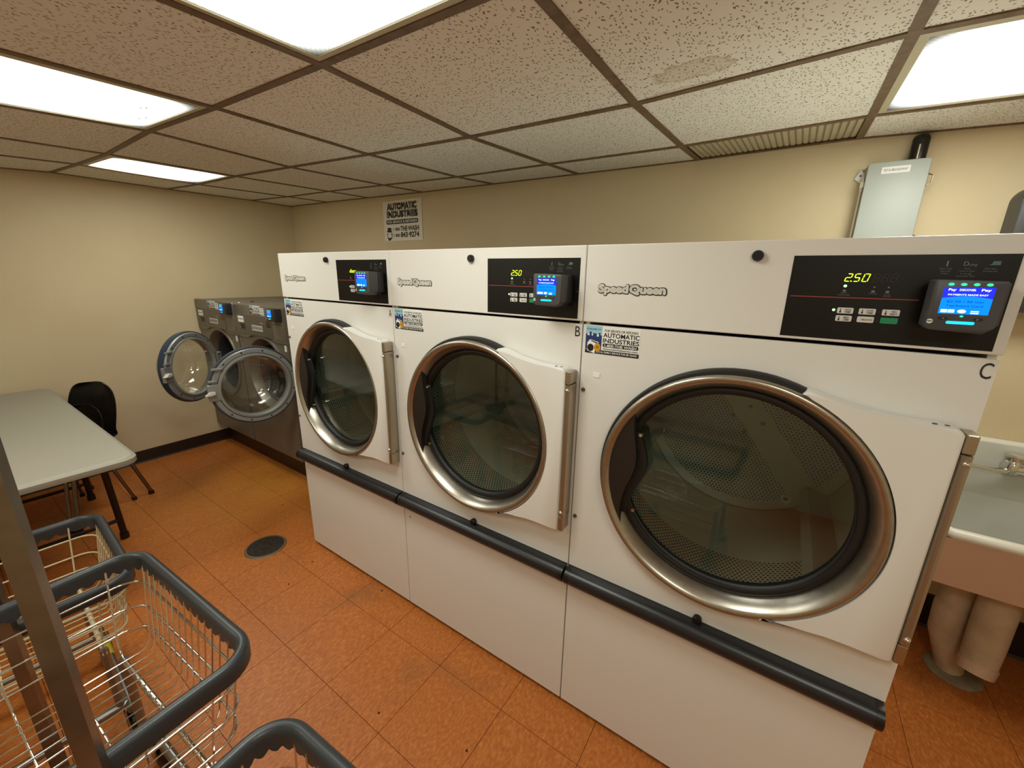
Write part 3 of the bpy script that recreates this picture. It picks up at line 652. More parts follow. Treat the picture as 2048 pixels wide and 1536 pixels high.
for k, (lab, x) in DR.items():
    t = trees[k]; t.location = (x, 0, 0); tag(t, lab, 'dryer', 'row of three white tumble dryers')
    dp = [c for c in t.children if c.name.startswith('display_panel')][0]
    bm = B()
    if k == 'A':
        for q, ch in enumerate('door'): seg_digit(bm, ch, .556+.0105*q, 1.5275, .0085, .0155, -.006)
    else:
        for q, ch in enumerate('250'): seg_digit(bm, ch, .5555+.0132*q, 1.5275, .0095, .0155, -.006)
        flat(bm, [(.5655, 1.5275), (.5675, 1.5275), (.5675, 1.5295), (.5655, 1.5295)], -.006)
        mk_flat('indicator_light', flat(B(), [(.5595+.0028*math.cos(q*pi/6), 1.519+.0026*math.sin(q*pi/6)) for q in range(12)], -.0058), LEDG, dp)
    mk_flat('lit_digits', bm, DIGIT, dp)
    bm = B()
    for q in range(3): seg_digit(bm, '8', .5975+.0128*q, 1.5275, .0095, .0155, -.006)
    mk_flat('unlit_digits', bm, GHOST, dp)
    bm = B(); text_into(bm, k, .785, 1.3625, -.0008, .029, .0155, align='C')
    mk_flat('identity_letter', bm, BLACKP, t)
# small chip in the paint of dryer B
mk('paint_chip', lathe(B(), [(0, -.0006), (.004, -.0006), (.005, 0)], (.035, 0, .49), 'y', 7), mat('chip_grey', (120, 110, 100), .7), trees['B'])

# ================================================================== WASHERS
WX0, WPITCH, WF = -2.088, .712, .33
struct('trim_1', box(B(), XL, -.55, .415, 1.2, -.004, .185), mat('washer_pad_cover', (44, 26, 18), .45))
def make_washer():
    t = empty('washing_machine', (0, 0, 0)); W = .706; Z0, Z1 = .185, 1.293; ocx, ocz, orr = .372, .80, .262
    bm = B(); box(bm, .004, .016, .03, .78, Z0, Z1-.005); box(bm, W-.016, W-.004, .03, .78, Z0, Z1-.005); box(bm, .016, W-.016, .03, .78, Z1-.017, Z1-.005)
    box(bm, .016, W-.016, .768, .78, Z0, Z1-.017); box(bm, .016, W-.016, .03, .768, Z0, Z0+.012); mk('body', bm, WSTEEL, t)
    # lower front with opening, shaped control fascia above
    mk('front_panel', plate_hole(B(), .006, W-.006, Z0+.002, 1.085, ocx, ocz, orr, .004, .03), WSTEEL, t)
    pts = [(.004, 1.050), (.16, 1.050), (.20, 1.057), (.24, 1.075)]+[(ocx+(orr+.022)*math.cos(math.radians(a)), ocz+(orr+.022)*math.sin(math.radians(a))) for a in range(108, 70, -4)]+[(.50, 1.075), (.54, 1.057), (.58, 1.050), (W-.004, 1.050), (W-.004, Z1-.012), (W-.016, Z1), (.016, Z1), (.004, Z1-.012)]
    cp = mk('control_panel', prism(B(), pts, -.006, .03, .004, 2), WSTEEL, t, 35)
    mk('fascia', prism(B(), rrect(.03, .545, 1.075, 1.222, .008), -.010, -.004, .002, 1), mat('washer_fascia', (112, 107, 96), .4, metal=.6), cp)
    mk('coin_door', prism(B(), rrect(.56, .685, 1.07, 1.195, .006), -.009, -.004, .002, 1), WSTEEL, cp)
    mk('door_slot', box(B(), .58, .675, -.0105, -.008, 1.178, 1.183), BLACK, cp)
    mk('program_card', box(B(), .065, .150, -.0112, -.0098, 1.160, 1.205), WHITEP, cp)
    bm = B()
    for k, s in enumerate(('HOT', 'WARM', 'COLD')): text_into(bm, s, .07+.027*k, 1.18, -.0118, .009, .022, bold=.02)
    mk_flat('card_lettering', bm, BLACKP, cp)
    bm = box(B(), .09, .16, -.0112, -.0098, 1.112, 1.150); mk('viewing_slot', bm, BLACK, cp)
    mk('slot_flap', prism(B(), [(.085, 1.115), (.11, 1.122), (.118, 1.132), (.09, 1.121)], -.016, -.011), WRING, cp)
    mk('button_strip', box(B(), .265, .415, -.0112, -.0098, 1.112, 1.152), mat('button_strip', (196, 194, 188), .45), cp)
    bm = B()
    for k in range(6): flat(bm, rrect(.272+.0235*k, .29+.0235*k, 1.122, 1.144, .002), -.0116)
    mk_flat('buttons', bm, GREYP, cp)
    mk('red_display', box(B(), .475, .530, -.0112, -.0058, 1.150, 1.192), mat('red_window', (60, 14, 10), .2), cp)
    for k in range(2): mk_flat('indicator_light', flat(B(), [(.40+.022*k+.004*math.cos(q*pi/4), 1.172+.004*math.sin(q*pi/4)) for q in range(8)], -.0108), WHITEP, cp)
    sticker_parts(t, .262, 1.290, .145, .062, -.0065)
    s2 = mk('price_label', box(B(), .412, .456, -.0075, -.0062, 1.228, 1.278), WHITEP, t)
    bm = B()
    for k, s in enumerate(('$3.00', '$3.25', '$3.50')): text_into(bm, s, .434, 1.265-.017*k, -.0080, .009, .026, align='C', bold=.02)
    mk_flat('price_lettering', bm, BLACKP, s2)
    rd = mk('card_reader', prism(B(), rrect(.580, .690, 1.205, 1.287, .004), -.052, -.028, .003, 2), READERDK, t, 40)
    mk('reader_back', prism(B(), rrect(.584, .690, 1.203, 1.287, .004), -.026, -.004, .002, 1), READERDK, rd, 40)
    card_reader_front(rd, .582, .664, 1.208, 1.286, -.052)
    for nm, x, z in (('door_badge', W-.035, 1.02),):
        b_ = mk(nm, prism(B(), rrect(x-.011, x+.011, z-.022, z+.022, .004), .001, .005), WHITEP, t)
    mk('small_badge', prism(B(), rrect(.018, .030, 1.005, 1.035, .003), .001, .005), GREYP, t)
    # tub: outer funnel, rubber boot, dark drum
    mk('door_bezel', lathe(B(), [(orr+.02, .005), (orr+.016, -.006), (orr-.004, -.004), (orr-.03, .05), (orr-.03, .07), (orr+.02, .07)], (ocx, 0, ocz), 'y', 64, True), WSTEEL, t, 45)
    mk('door_boot', lathe(B(), [(orr-.028, .06), (orr-.05, .05), (orr-.06, .09), (orr-.04, .16), (orr-.02, .16), (orr-.02, .07)], (ocx, 0, ocz), 'y', 64, True), mat('grey_boot', (58, 60, 62), .45), t, 60)
    mk('wash_drum', lathe(B(), [(orr-.03, .17), (.27, .19), (.27, .60), (0, .62), (0, .625), (.275, .61), (.275, .185), (orr-.03, .165)], (ocx, 0, ocz), 'y', 64, True), DRUMIN, t, 50)
    for k in range(8):
        a = k*pi/4; bm = B()
    mk('top_button', lathe(B(), [(0, .008), (.006, .006), (.009, 0)], (W-.02, .05, Z1-.006), 'z', 12), WHITEP, t, 40)
    mk('lid_lock', lathe(B(), [(0, .008), (.012, .006), (.013, 0)], (W-.10, .18, Z1-.006), 'z', 14), BLACK, t, 40)
    mk('bottom_skirt', box(B(), .01, W-.01, .006, .03, Z0+.004, Z0+.14, .002), WSTEEL, t)
    return t
def washer_door(parent, c, ang, name='door'):
    """c: centre (parent coords); ang: opening angle in degrees, hinge on the right. Local frame: outer face looks along +n"""
    d = empty('door', c); d.parent = parent
    d.rotation_euler.z = math.radians(ang)
    R = .245
    # closed door faces -y; local -y is the outer face, hinge at local +x
    mk('door_rim', lathe(B(), [(R, -.020), (R+.003, .004), (R-.004, .022), (R-.03, .026), (R-.03, -.014)], (0, 0, 0), 'y', 72, True), WBLUE, d, 50)
    rg = mk('door_ring', lathe(B(), [(R-.006, -.018), (R-.012, -.030), (R-.034, -.030), (R-.037, -.022), (R-.040, -.035), (R-.052, -.037), (R-.057, -.020), (R-.057, .020), (R-.006, .020)], (0, 0, 0), 'y', 72, True), WRING, d, 45)
    g = [(R-.058, -.014)]+[((R-.058)*math.cos(k*pi/2/9)**.55*.92+.004, .020+.135*math.sin(k*pi/2/9)) for k in range(1, 9)]+[(0, .158)]
    g2 = [(max(r-.006, 0), h-.005) for r, h in g][::-1]
    mk('glass_bowl', lathe(B(), g+g2, (0, 0, 0), 'y', 64), CLEAR, d, 60)
    for k in range(12):
        a = math.radians(15+30*k)
        if abs(math.cos(a)+1) < .08: continue
        mk('bolt_hole', cyl(B(), ((R-.022)*math.cos(a), -.0312, (R-.022)*math.sin(a)), .005, .0016, 'y', 10), BLACK, d)
    # latch on the free (-x) side and hinge plate on the other
    mk('latch_plate', box(B(), -R-.012, -R+.045, -.036, -.012, -.055, .045, .004), WRING, d)
    mk('latch_hook', prism(B(), [(-R-.030, -.012), (-R-.005, .008), (-R+.02, .006), (-R+.02, -.010), (-R-.005, -.016)], -.060, -.036, .002, 1), mat('latch_white', (205, 203, 195), .4), d)
    for z in (.03, .10): mk('latch_bar', box(B(), -R-.004 if z < .05 else -R+.02, -R+.035 if z < .05 else -R+.075, -.044, -.030, z+.03, z+.042, .002), WRING, d)
    hb = mk('hinge_plate', box(B(), R-.028, R+.02, -.034, -.006, -.06, .06, .004), WRING, d)
    for z in (-.045, 0, .045): mk('hinge_bolt', cyl(B(), (R-.004, -.037, z), .006, .004, 'y', 10), BLACK, d)
    return d
w1 = make_washer(); w2 = copy_tree(w1)
tag(w1, 'grey steel front-loading washer in the corner, round door swung wide open', 'washing machine', 'pair of grey washers on the raised pad')
tag(w2, 'grey steel front-loading washer next to dryer A, round door standing open at a right angle', 'washing machine', 'pair of grey washers on the raised pad')
w1.location = (WX0, WF, 0); w2.location = (WX0+WPITCH, WF, 0)
d1 = washer_door(w1, (-1.331-WX0, -.017-WF, .872), 123)
d2 = washer_door(w2, (-.672-WX0-WPITCH, .098-WF, .826), 82)
for t_, a, b in ((w1, (-1.466, .185), (-1.445, .335)), (w2, (-.64, .325), (-.69, .338))):
    l = t_.location
    mk('hinge_arm', tube(B(), [(a[0]-l.x, a[1]-l.y, .845), ((a[0]+b[0])/2-l.x, (a[1]+b[1])/2-l.y, .845), (b[0]-l.x, b[1]-l.y, .845)], .016, 8), WRING, t_, 40)

# ================================================================== TABLE
t = empty('folding_table', (-1.115, -.992, 0), 'grey plastic folding table with rounded corners and dark steel legs', 'table')
TM = mat('table_plastic', (160, 155, 141), .5, bump=(260, .12)); L2, W2 = .915, .381
def rpoly(l, w_, r): return [(a, b) for a, b in rrect(-l, l, -w_, w_, r, 8)]
bm = B(); secs = [(.030, .700), (.002, .700), (.0, .704), (.0, .724), (.004, .728), (.007, .7285), (.010, .732), (.016, .736), (.022, .7365)]
rings = [[bm.verts.new((a, b, z)) for a, b in rpoly(L2-d, W2-d, .06-d*.6)] for d, z in secs]
for k in range(len(rings)-1):
    n = len(rings[k])
    for q in range(n): bm.faces.new((rings[k][q], rings[k][(q+1) % n], rings[k+1][(q+1) % n], rings[k+1][q]))
bm.faces.new(rings[-1]); bm.faces.new(rings[0][::-1]); tp = mk('table_top', bm, TM, t, 30)
DKST = mat('dark_steel_tube', (40, 28, 22), .4, metal=.4)
for sx in (-1, 1):
    x = .168*sx if sx > 0 else -.55
    for sy in (-1, 1): mk('leg', tube(B(), [(x, sy*.36, .700), (x, sy*.385 if sy > 0 else sy*.36, .03)], .016, 10), DKST, t, 40); mk('foot_cap', cyl(B(), (x, sy*.385 if sy > 0 else -.36, 0), .021, .035), BLACK, t, 40)
    for z in (.12, .60): mk('cross_bar', tube(B(), [(x, -.355, z), (x, .378, z)], .011, 8), DKST, t, 40)
    mk('brace', tube(B(), [(x, 0, .35), (x-.35*sx, 0, .695)], .009, 8), DKST, t, 40)
mk('frame_rail', box(B(), -.85, .85, -.30, -.27, .672, .70), DKST, t); mk('frame_rail', box(B(), -.85, .85, .27, .30, .672, .70), DKST, t)

# ================================================================== CHAIRS
SHELL = mat('black_chair_shell', (15, 14, 14), .38); LEGM = mat('chair_leg_steel', (120, 104, 88), .3, metal=.9)
def make_chair(name, loc, s, rz, label, group):
    """moulded shell chair; faces -y in its own frame"""
    t = empty(name, loc, label, 'chair', group, rz); bm = B()
    prof = [(-.21, .425), (-.20, .445), (-.17, .452), (-.10, .445), (0, .438), (.10, .440), (.155, .455), (.185, .50), (.205, .56), (.222, .63), (.238, .70), (.248, .755), (.252, .785), (.250, .80)]
    wid = [0.93*q_ for q_ in [.17, .195, .205, .21, .212, .208, .20, .195, .195, .195, .188, .168, .135, .09]]
    nx = 12; G_ = []
    for (y, z), w_ in zip(prof, wid):
        row = []
        for k in range(nx+1):
            u = -1+2*k/nx; back = z > .47
            row.append(bm.verts.new(((u*w_)*s, (y-(.05*u*u if back else 0))*s, (z+(.022*u*u if not back else 0))*s)))
        G_.append(row)
    for a in range(len(G_)-1):
        for k in range(nx): bm.faces.new((G_[a][k], G_[a][k+1], G_[a+1][k+1], G_[a+1][k]))
    o = mk('shell', bm, SHELL, t, 180); md = o.modifiers.new('thickness', 'SOLIDIFY'); md.thickness = .007; md.offset = -1
    sd = o.modifiers.new('smooth', 'SUBSURF'); sd.levels = 1; sd.render_levels = 1
    for sx in (-1, 1):
        for yt, yb in ((-.12, -.235), (.12, .215)):
            mk('leg', tube(B(), [(sx*.10*s, yt*.6*s, .428*s), (sx*.15*s, yt*s, .425*s), (sx*.172*s, (yt+(yb-yt)*.15)*s, .39*s), (sx*.235*s, yb*s, .018*s)], .0115*s, 8), LEGM, t, 40)
            mk('foot_cap', cyl(B(), (sx*.235*s, yb*s, 0), .017*s, .022*s, n=12), BLACK, t, 40)
    for k, x in enumerate((-.05, .05)): mk('rivet', lathe(B(), [(0, -.004), (.006, -.002), (.007, 0)], (x*s, .232*s, .69*s), 'y', 10), LEGM, t)
    return t
make_chair('shell_chair', (-1.545, -.650, 0), 1.0, .50, 'tall black moulded plastic chair pushed against the far side of the grey table', 'black shell chairs at the table')
make_chair('shell_chair', (-1.518, -.695, 0), .84, .50, 'smaller black moulded plastic chair nested in front of the taller black chair', 'black shell chairs at the table')

# ================================================================== LAUNDRY CARTS
def path_rr(l, w_, r, n=9):
    return [(a, b) for a, b in rrect(-l, l, -w_, w_, r, n)]
def resample(pts, step):
    out = []; k = len(pts)
    for i in range(k):
        a, b = Vector(pts[i]), Vector(pts[(i+1) % k]); d = (b-a).length; m = max(1, round(d/step))
        for q in range(m): out.append(a.lerp(b, q/m))
    return out
def make_cart(loc, rz, label, L_, W_, zr, zb, wire, posts, nlong=15, nend=4):
    t = empty('laundry_cart', loc, label, 'laundry cart', None, rz)
    l, w_ = L_/2, W_/2; taper = .028
    # bumper rim with a scalloped skirt
    P = resample(path_rr(l, w_, .065), .007); n = len(P); bm = B(); rings = []
    for i, p in enumerate(P):
        tg = (P[(i+1) % n]-P[i-1]).normalized(); nr = Vector((tg.y, -tg.x))
        sc = .009*(1-abs(math.sin(pi*i*.007/.034)))
        pr = [(-.013, -.042+sc*1.4), (-.0135, -.008), (-.011, .004), (-.003, .009), (.006, .0075), (.0115, .001), (.013, -.010), (.012, -.034), (.004, -.036), (-.006, -.042+sc*1.4)]
        rings.append([bm.verts.new((p.x+nr.x*a, p.y+nr.y*a, zr+b)) for a, b in pr])
    for i in range(n):
        A, Bq = rings[i], rings[(i+1) % n]
        for j in range(10): bm.faces.new((A[j], A[(j+1) % 10], Bq[(j+1) % 10], Bq[j]))
    mk('basket_rim', bm, RIM, t, 50)
    lt, wt = l-.012, w_-.012; lb, wb = lt-taper, wt-taper
    for i in range(nlong):
        x = -lb+.04+(2*lb-.08)*i/(nlong-1); k = x/lb*lt
        mk('wire', tube(B(), [(k, -wt, zr-.02), (x, -wb, zb+.025), (x, -wb+.02, zb), (x, wb-.02, zb), (x, wb, zb+.025), (k, wt, zr-.02)], .0021, 5), wire, t, 60)
    for i in range(nend):
        y = -wb+.06+(2*wb-.12)*i/(nend-1); k = y/wb*wt
        mk('wire', tube(B(), [(-lt, k, zr-.02), (-lb, y, zb+.025), (-lb+.02, y, zb-.004), (lb-.02, y, zb-.004), (lb, y, zb+.025), (lt, k, zr-.02)], .0024, 5), wire, t, 60)
    for f in (.28, .56, .80):
        z = zb+(zr-zb)*(1-f); e = taper*f
        ring = [(a, b, z) for a, b in path_rr(lt-e+.003, wt-e+.003, .055)]
        mk('hoop_wire', tube(B(), ring, .0032, 6, True), wire, t, 60)
    TB = mat('cart_tube', (150, 146, 140), .3, metal=.9)
    for y in (-.17, .17): mk('base_rail', tube(B(), [(-l+.02, y, .135), (l-.02, y, .135)], .0125, 10), TB, t, 50)
    for x in (-l+.06, l-.06):
        mk('base_cross', tube(B(), [(x, -.17, .135), (x, .17, .135)], .0125, 10), TB, t, 50)
        for y in (-.15, .15): mk('upright', tube(B(), [(x, y, .135), (x, y, zb-.004)], .011, 8), TB, t, 50)
    for y in (-.15, .15): mk('basket_support', tube(B(), [(-l+.05, y, zb-.014), (l-.05, y, zb-.014)], .007, 8), wire, t, 50)
    for x in (-l+.06, l-.06):
        for y in (-.17, .17):
            c = mk('caster', lathe(B(), [(0, -.012), (.042, -.012), (.05, -.006), (.05, .006), (.042, .012), (0, .012)], (x, y, .05), 'y', 24), RUBBER, t, 40)
            mk('caster_fork', prism(B(), [(x-.022, .045), (x+.022, .045), (x+.03, .118), (x-.03, .118)], y-.019, y-.015), TB, c); mk('caster_fork', prism(B(), [(x-.022, .045), (x+.022, .045), (x+.03, .118), (x-.03, .118)], y+.015, y+.019), TB, c)
    if posts:
        PS = mat('cart_post_steel', (150, 138, 122), .30, metal=.9, noise=(14, (122, 110, 95), .3))
        for x in (-l-.028, l+.030):
            s = .0122; bm = B(); a = math.radians(27); R = []
            for z in (.12, 1.72): R.append([bm.verts.new((x+(u*math.cos(a)+v_*math.sin(a)), -.010+(-u*math.sin(a)+v_*math.cos(a)), z)) for u, v_ in ((-s, -s), (s, -s), (s, s), (-s, s))])
            for k in range(4): bm.faces.new((R[0][k], R[0][(k+1) % 4], R[1][(k+1) % 4], R[1][k]))
            bm.faces.new(R[0]); bm.faces.new(R[1]); po = mk('rack_post', bm, PS, t)
            mk('post_bolt', cyl(B(), (x-.004, -.02, zr-.06), .006, .045, 'y', 10), CHROME, po, 40)
            mk('post_foot', box(B(), min(x, x*.9), max(x, x*.9), -.01, .034, .122, .15), TB, t)
        mk('hanger_bar', tube(B(), [(-l-.028, -.01, 1.72), (l+.030, -.01, 1.72)], .0125, 10), CHROME, t, 50)
    return t
make_cart((.915, -1.052, 0), .055, 'chrome wire laundry cart with dark grey rim and tall steel hanging posts', .63, .50, .725, .455, CHROME, True)
c2 = make_cart((.238, -1.070, 0), -.05, 'cream coated wire laundry cart with grey rim beside the folding table', .545, .50, .615, .375, CREAMWIRE, False, 13)
c3 = make_cart((1.712, -1.052, 0), .06, 'wire laundry cart with grey rim and no posts, standing before dryer C', .60, .50, .725, .44, CHROME, False)
mk('warning_tape', tube(B(), [(-.15, .17, .135), (-.06, .17, .135)], .0135, 10), mat('yellow_tape', (190, 170, 40), .5), c2)

# ================================================================== FLOOR DRAIN
t = empty('floor_drain', (-.195, -.180, 0), 'round dark metal drain cover set in the orange floor', 'drain')
DRM = mat('drain_iron', (66, 58, 50), .55, metal=.5, noise=(40, (46, 38, 32), .25))
mk('cover', lathe(B(), [(0, .004), (.088, .004), (.091, .002), (.091, .0), (0, 0)], (0, 0, .0005), 'z', 40), DRM, t, 30)
mk('rim', lathe(B(), [(.092, .0005), (.092, .0045), (.103, .0035), (.106, .0005)], (0, 0, 0), 'z', 48, True), mat('drain_rim', (120, 102, 80), .5, metal=.5), t, 30)
for r, k in ((.03, 6), (.058, 12)):
    for q in range(k): mk('drain_hole', cyl(B(), (r*math.cos(2*pi*q/k), r*math.sin(2*pi*q/k), .0044), .004, .0006, n=8), BLACK, t)

# ================================================================== WALL THINGS
t = empty('service_sign', (-.533, YB, 1.775), 'white service and refunds sign with black lettering on the back wall', 'sign')
SW, SH = .436, .300
bo = mk('sign_board', box(B(), -SW/2, SW/2, -.006, -.0005, 0, SH, .001), mat('sign_white', (228, 224, 208), .5), t)
bm = B(); y = -.0068
heavy(bm, 'AUTOMATIC', -.164, .236, y, .042, .325, .0058); heavy(bm, 'INDUSTRIES', -.170, .180, y, .042, .34, .0058)
flat(bm, rrect(-.185, .178, .128, .160, .012), y)
text_into(bm, '1 800', -.105, .078, y, .022, .075, bold=.03); text_into(bm, 'THE·WASH', -.022, .075, y, .034, .205, bold=.035)
text_into(bm, '1 800', -.105, .032, y, .022, .075, bold=.03); text_into(bm, '843·9274', -.022, .028, y, .036, .205, bold=.035)
mk_flat('black_lettering', bm, BLACKP, t)
bm = B(); heavy(bm, 'AUTOMATIC', -.1665, .2375, y-.0010, .042, .325, .0018, 4); heavy(bm, 'INDUSTRIES', -.1725, .1815, y-.0010, .042, .34, .0018, 4)
text_into(bm, 'FOR SERVICE & REFUNDS', -.173, .1355, y-.0008, .0175, .34, bold=.02); mk_flat('white_lettering', bm, mat('sign_white', (228, 224, 208), .5), t)
bm = B(); flat(bm, [(-.170, .105), (-.128, .100), (-.132, .080), (-.118, .066), (-.186, .070), (-.176, .085)], y); flat(bm, [(-.184, .058), (-.118, .058), (-.128, .022), (-.145, .008), (-.165, .004), (-.176, .022)], y)
mk_flat('emblem', bm, BLACKP, t)
bm = B(); flat(bm, [(-.151+.024*math.cos(q*pi/8), .042+.017*math.sin(q*pi/8)) for q in range(16)], y-.0005); mk_flat('emblem_oval', bm, mat('sign_white', (228, 224, 208), .5), t)

t = empty('electrical_box', (2.341, YB, 1.475), 'grey hinged electrical box with paper address label on the back wall', 'electrical box')
GB = mat('box_grey', (176, 182, 176), .45, bump=(200, .05)); TN = mat('box_body', (168, 158, 132), .5)
mk('box_body', box(B(), -.094, .094, -.044, -.0005, 0, .502, .006), TN, t, 30)
lid = mk('lid', box(B(), -.092, .092, -.066, -.046, -.002, .506, .005), GB, t, 30)
for z in (.14, .43):
    mk('hinge', tube(B(), [(-.099, -.048, z-.025), (-.099, -.048, z+.025)], .006, 8), TN, t, 40)
    mk('hinge_strap', box(B(), -.106, -.092, -.056, -.03, z-.012, z+.012, .002), TN, t)
for z in (.21, .43):
    mk('latch', tube(B(), [(.093, -.060, z-.02), (.106, -.060, z-.016), (.106, -.060, z+.014), (.094, -.05, z+.022), (.094, -.03, z+.022)], .0028, 6), mat('latch_wire', (150, 142, 120), .4, metal=.6), t, 40)
mk('hinge_pin', tube(B(), [(-.099, -.048, 0), (-.099, -.048, .46)], .0035, 8), TN, t, 40)
tb = mk('mounting_tab', prism(B(), [(-.098, .44), (-.092, .478), (-.108, .494), (-.124, .462)], -.010, -.006), WHITEP, t)
mk('tab_hole', cyl(B(), (-.106, -.0112, .472), .004, .0014, 'y', 10), BLACK, tb)
lb = mk('address_label', box(B(), -.048, .036, -.0672, -.0658, .462, .486), WHITEP, t)
bm = B(); text_into(bm, '707 N BROADWAY', -.006, .4695, -.0677, .0085, .072, align='C', bold=.012); mk_flat('label_lettering', bm, GREYP, lb)
t2 = empty('conduit_stub', (2.393, YB, 1.9815), 'short black pipe rising behind the grey electrical box', 'pipe')
mk('pipe', tube(B(), [(0, -.034, 0), (0, -.034, .072), (0, -.034, .084), (0, -.034, .088)], [.0255, .0255, .021, .010], 16), BLACK, t2, 60)
mk('inner_pipe', tube(B(), [(-.004, -.058, 0), (-.004, -.058, .05)], .004, 8), HINGE, t2, 60)
t3 = empty('wall_unit', (2.815, YB, 1.43), 'dark grey rounded plastic housing on the back wall above the sink', 'wall unit')
DG = mat('dark_housing', (58, 58, 56), .45)
mk('housing', prism(B(), rrect(-.135, .135, 0, .43, .05, 8), -.11, -.0005, .008, 2), DG, t3, 40)
mk('window', prism(B(), rrect(-.075, .11, .05, .38, .03, 6), -.116, -.110, .002, 1), mat('dark_window', (16, 17, 26), .15), t3, 40)

# ================================================================== UTILITY SINK
t = empty('utility_sink', (2.98, .975, 0), 'old white enamelled utility sink with pinkish apron on the back wall', 'sink')
SKE = mat('sink_enamel', (205, 205, 195), .3, noise=(6, (190, 190, 180), .3)); SKA = mat('sink_apron', (206, 172, 150), .55, bump=(120, .1)); RMW = mat('sink_rim_white', (226, 222, 208), .35)
sx0, sx1, sy0, sy1 = -.36, .34, -.215, .288   # outer plan of the trough
bm = B(); zr, zb = .705, .50
def sec(d, z, yb=None): return [bm.verts.new((a, b, z)) for a, b in ((sx0+d, sy0+d), (sx1-d, sy0+d), (sx1-d, sy1), (sx0+d, sy1))]
bm.faces.new([bm.verts.new((a, b, zb)) for a, b in ((sx0+.02, sy0+.03), (sx1-.02, sy0+.03), (sx1-.02, sy1), (sx0+.02, sy1))])
lo = [(sx0+.02, sy0+.03), (sx1-.02, sy0+.03), (sx1-.02, sy1), (sx0+.02, sy1)]; hi = [(sx0, sy0), (sx1, sy0), (sx1, sy1), (sx0, sy1)]
A = [bm.verts.new((a, b, zb)) for a, b in lo]; Bv = [bm.verts.new((a, b, zr-.012)) for a, b in hi]
for k in range(4): bm.faces.new((A[k], A[(k+1) % 4], Bv[(k+1) % 4], Bv[k]))
mk('apron', bm, SKA, t)
bm = B(); inh = [(sx0+.03, sy0+.03), (sx1-.03, sy0+.03), (sx1-.03, sy1-.0455), (sx0+.03, sy1-.0455)]; inl = [(sx0+.07, sy0+.11), (sx1-.07, sy0+.11), (sx1-.07, sy1-.06), (sx0+.07, sy1-.06)]
A = [bm.verts.new((a, b, zr)) for a, b in inh]; Bv = [bm.verts.new((a, b, zb+.02)) for a, b in inl]; bm.faces.new(Bv)
for k in range(4): bm.faces.new((A[k], A[(k+1) % 4], Bv[(k+1) % 4], Bv[k]))
mk('basin', bm, SKE, t)
bm = B(); pth = [(sx0, sy1-.02), (sx0, sy0), (sx1, sy0), (sx1, sy1-.02)]
tube(bm, [(sx0+.012, sy1-.01, zr), (sx0+.012, sy0+.04, zr), (sx0+.04, sy0+.014, zr), (sx1-.04, sy0+.014, zr), (sx1-.012, sy0+.04, zr), (sx1-.012, sy1-.01, zr)], .0195, 12); mk('rim', bm, RMW, t, 60)
mk('backsplash', box(B(), sx0, sx1, sy1-.045, sy1+.001, zr-.02, .925, .004, 2), SKE, t, 40)
mk('backsplash_cap', tube(B(), [(sx0+.01, sy1-.02, .915), (sx1-.01, sy1-.02, .915)], .022, 12), RMW, t, 60)
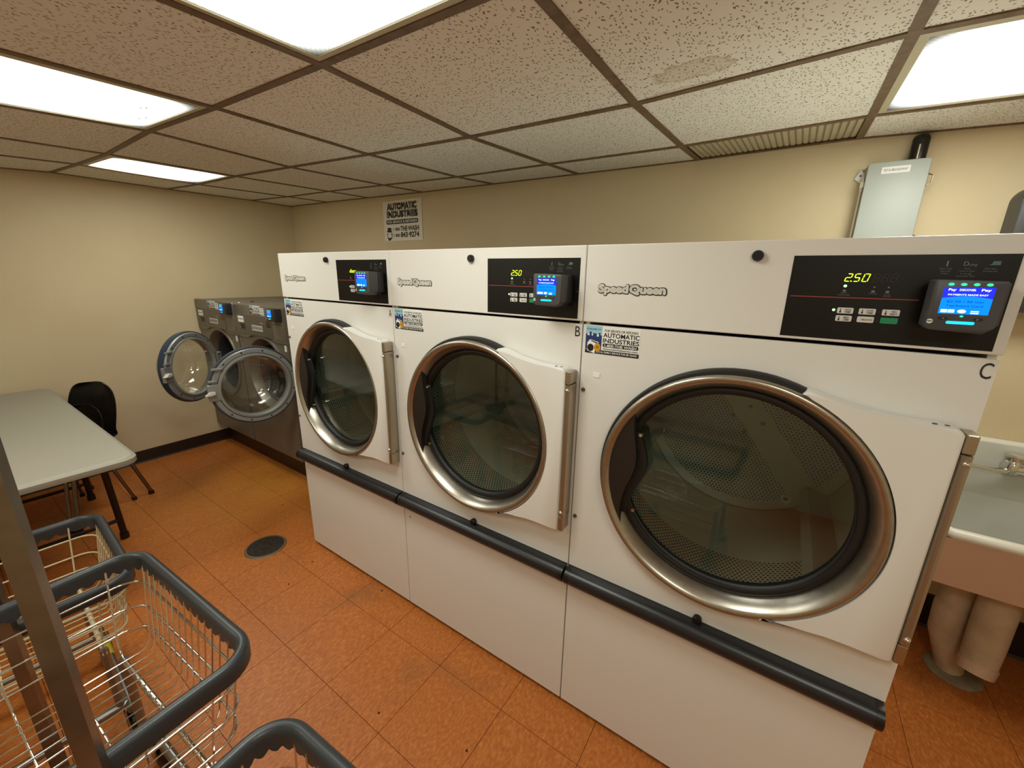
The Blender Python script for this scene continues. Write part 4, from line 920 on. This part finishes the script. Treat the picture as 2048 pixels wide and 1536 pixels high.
# pedestal drain
PD = mat('wrapped_pipe', (206, 186, 158), .6, bump=(35, .9), noise=(12, (176, 152, 122), .25))
mk('drain_stack', tube(B(), [(-.150, .05, .52), (-.165, .05, .40), (-.172, .05, .28), (-.165, .05, .17), (-.145, .045, .08), (-.130, .04, .012)], [.050, .052, .056, .058, .048, .042], 18), PD, t, 70)
mk('cleanout_leg', tube(B(), [(-.100, -.040, .52), (-.102, -.044, .36), (-.104, -.055, .25), (-.112, -.080, .160)], [.054, .054, .053, .050], 18), PD, t, 60)
mk('cleanout_plug', tube(B(), [(-.111, -.077, .168), (-.116, -.090, .132)], [.054, .050], 18), mat('plug', (198, 168, 140), .6, bump=(60, .6)), t, 50)
mk('floor_flange', lathe(B(), [(0, .014), (.055, .014), (.080, .010), (.086, .004), (.086, 0), (0, 0)], (-.118, .04, .0008), 'z', 32), mat('flange', (150, 138, 112), .6, noise=(30, (120, 104, 80), .25)), t, 40)
mk('overflow_pipe', tube(B(), [(-.21, .10, .53), (-.215, .10, .42), (-.22, .10, .36)], .026, 12), PD, t, 60)
# faucet : thing fixed to the sink backsplash
t = empty('sink_faucet', (2.905, 1.215, .845), 'chrome wall faucet with cross handle and thin spout over the sink', 'faucet')
mk('body', tube(B(), [(-.03, -.03, 0), (.14, -.03, 0)], [.020, .020], 14), CHROME, t, 50)
mk('valve', lathe(B(), [(0, -.02), (.018, -.02), (.021, .0), (.018, .022), (.011, .03), (.011, .045), (0, .045)], (-.02, -.03, 0), 'z', 18), CHROME, t, 40)
mk('handle', lathe(B(), [(0, .045), (.026, .045), (.032, .050), (.030, .058), (0, .060)], (-.02, -.03, 0), 'z', 10), CHROME, t, 30)
mk('escutcheon', lathe(B(), [(0, -.03), (.016, -.03), (.026, -.004), (.026, .006), (0, .006)], (-.02, 0, 0), 'y', 18), CHROME, t, 40)
mk('union_nut', lathe(B(), [(0, -.018), (.026, -.018), (.026, .018), (0, .018)], (.045, -.03, -.008), 'x', 6), CHROME, t)
mk('spout', tube(B(), [(-.03, -.03, -.012), (-.07, -.045, -.014), (-.15, -.075, -.004), (-.20, -.09, 0), (-.21, -.093, -.02)], [.013, .009, .008, .008, .008], 10), CHROME, t, 60)

# small debris on the floor
DB = mat('debris', (52, 34, 22), .9)
for (x, y, lb) in ((1.083, -.407, 'dark round crumb on the floor tile in front of dryer B'), (.62, -.02, 'tiny crumb at the foot of dryer A'), (.14, -.10, 'tiny crumb between the drain cover and dryer A'), (-.55, .10, 'tiny crumb on the yellowed floor before the washers'), (.20, -.26, 'tiny crumb beside the laundry cart and the drain cover'), (1.42, -.32, 'tiny crumb on the floor tile in front of dryer C')):
    tag(mk('floor_crumb', lathe(B(), [(0, .0035), (.003, .003), (.0042, .0)], (x, y, .0002), 'z', 7), DB), lb, 'debris', 'crumbs on the floor')
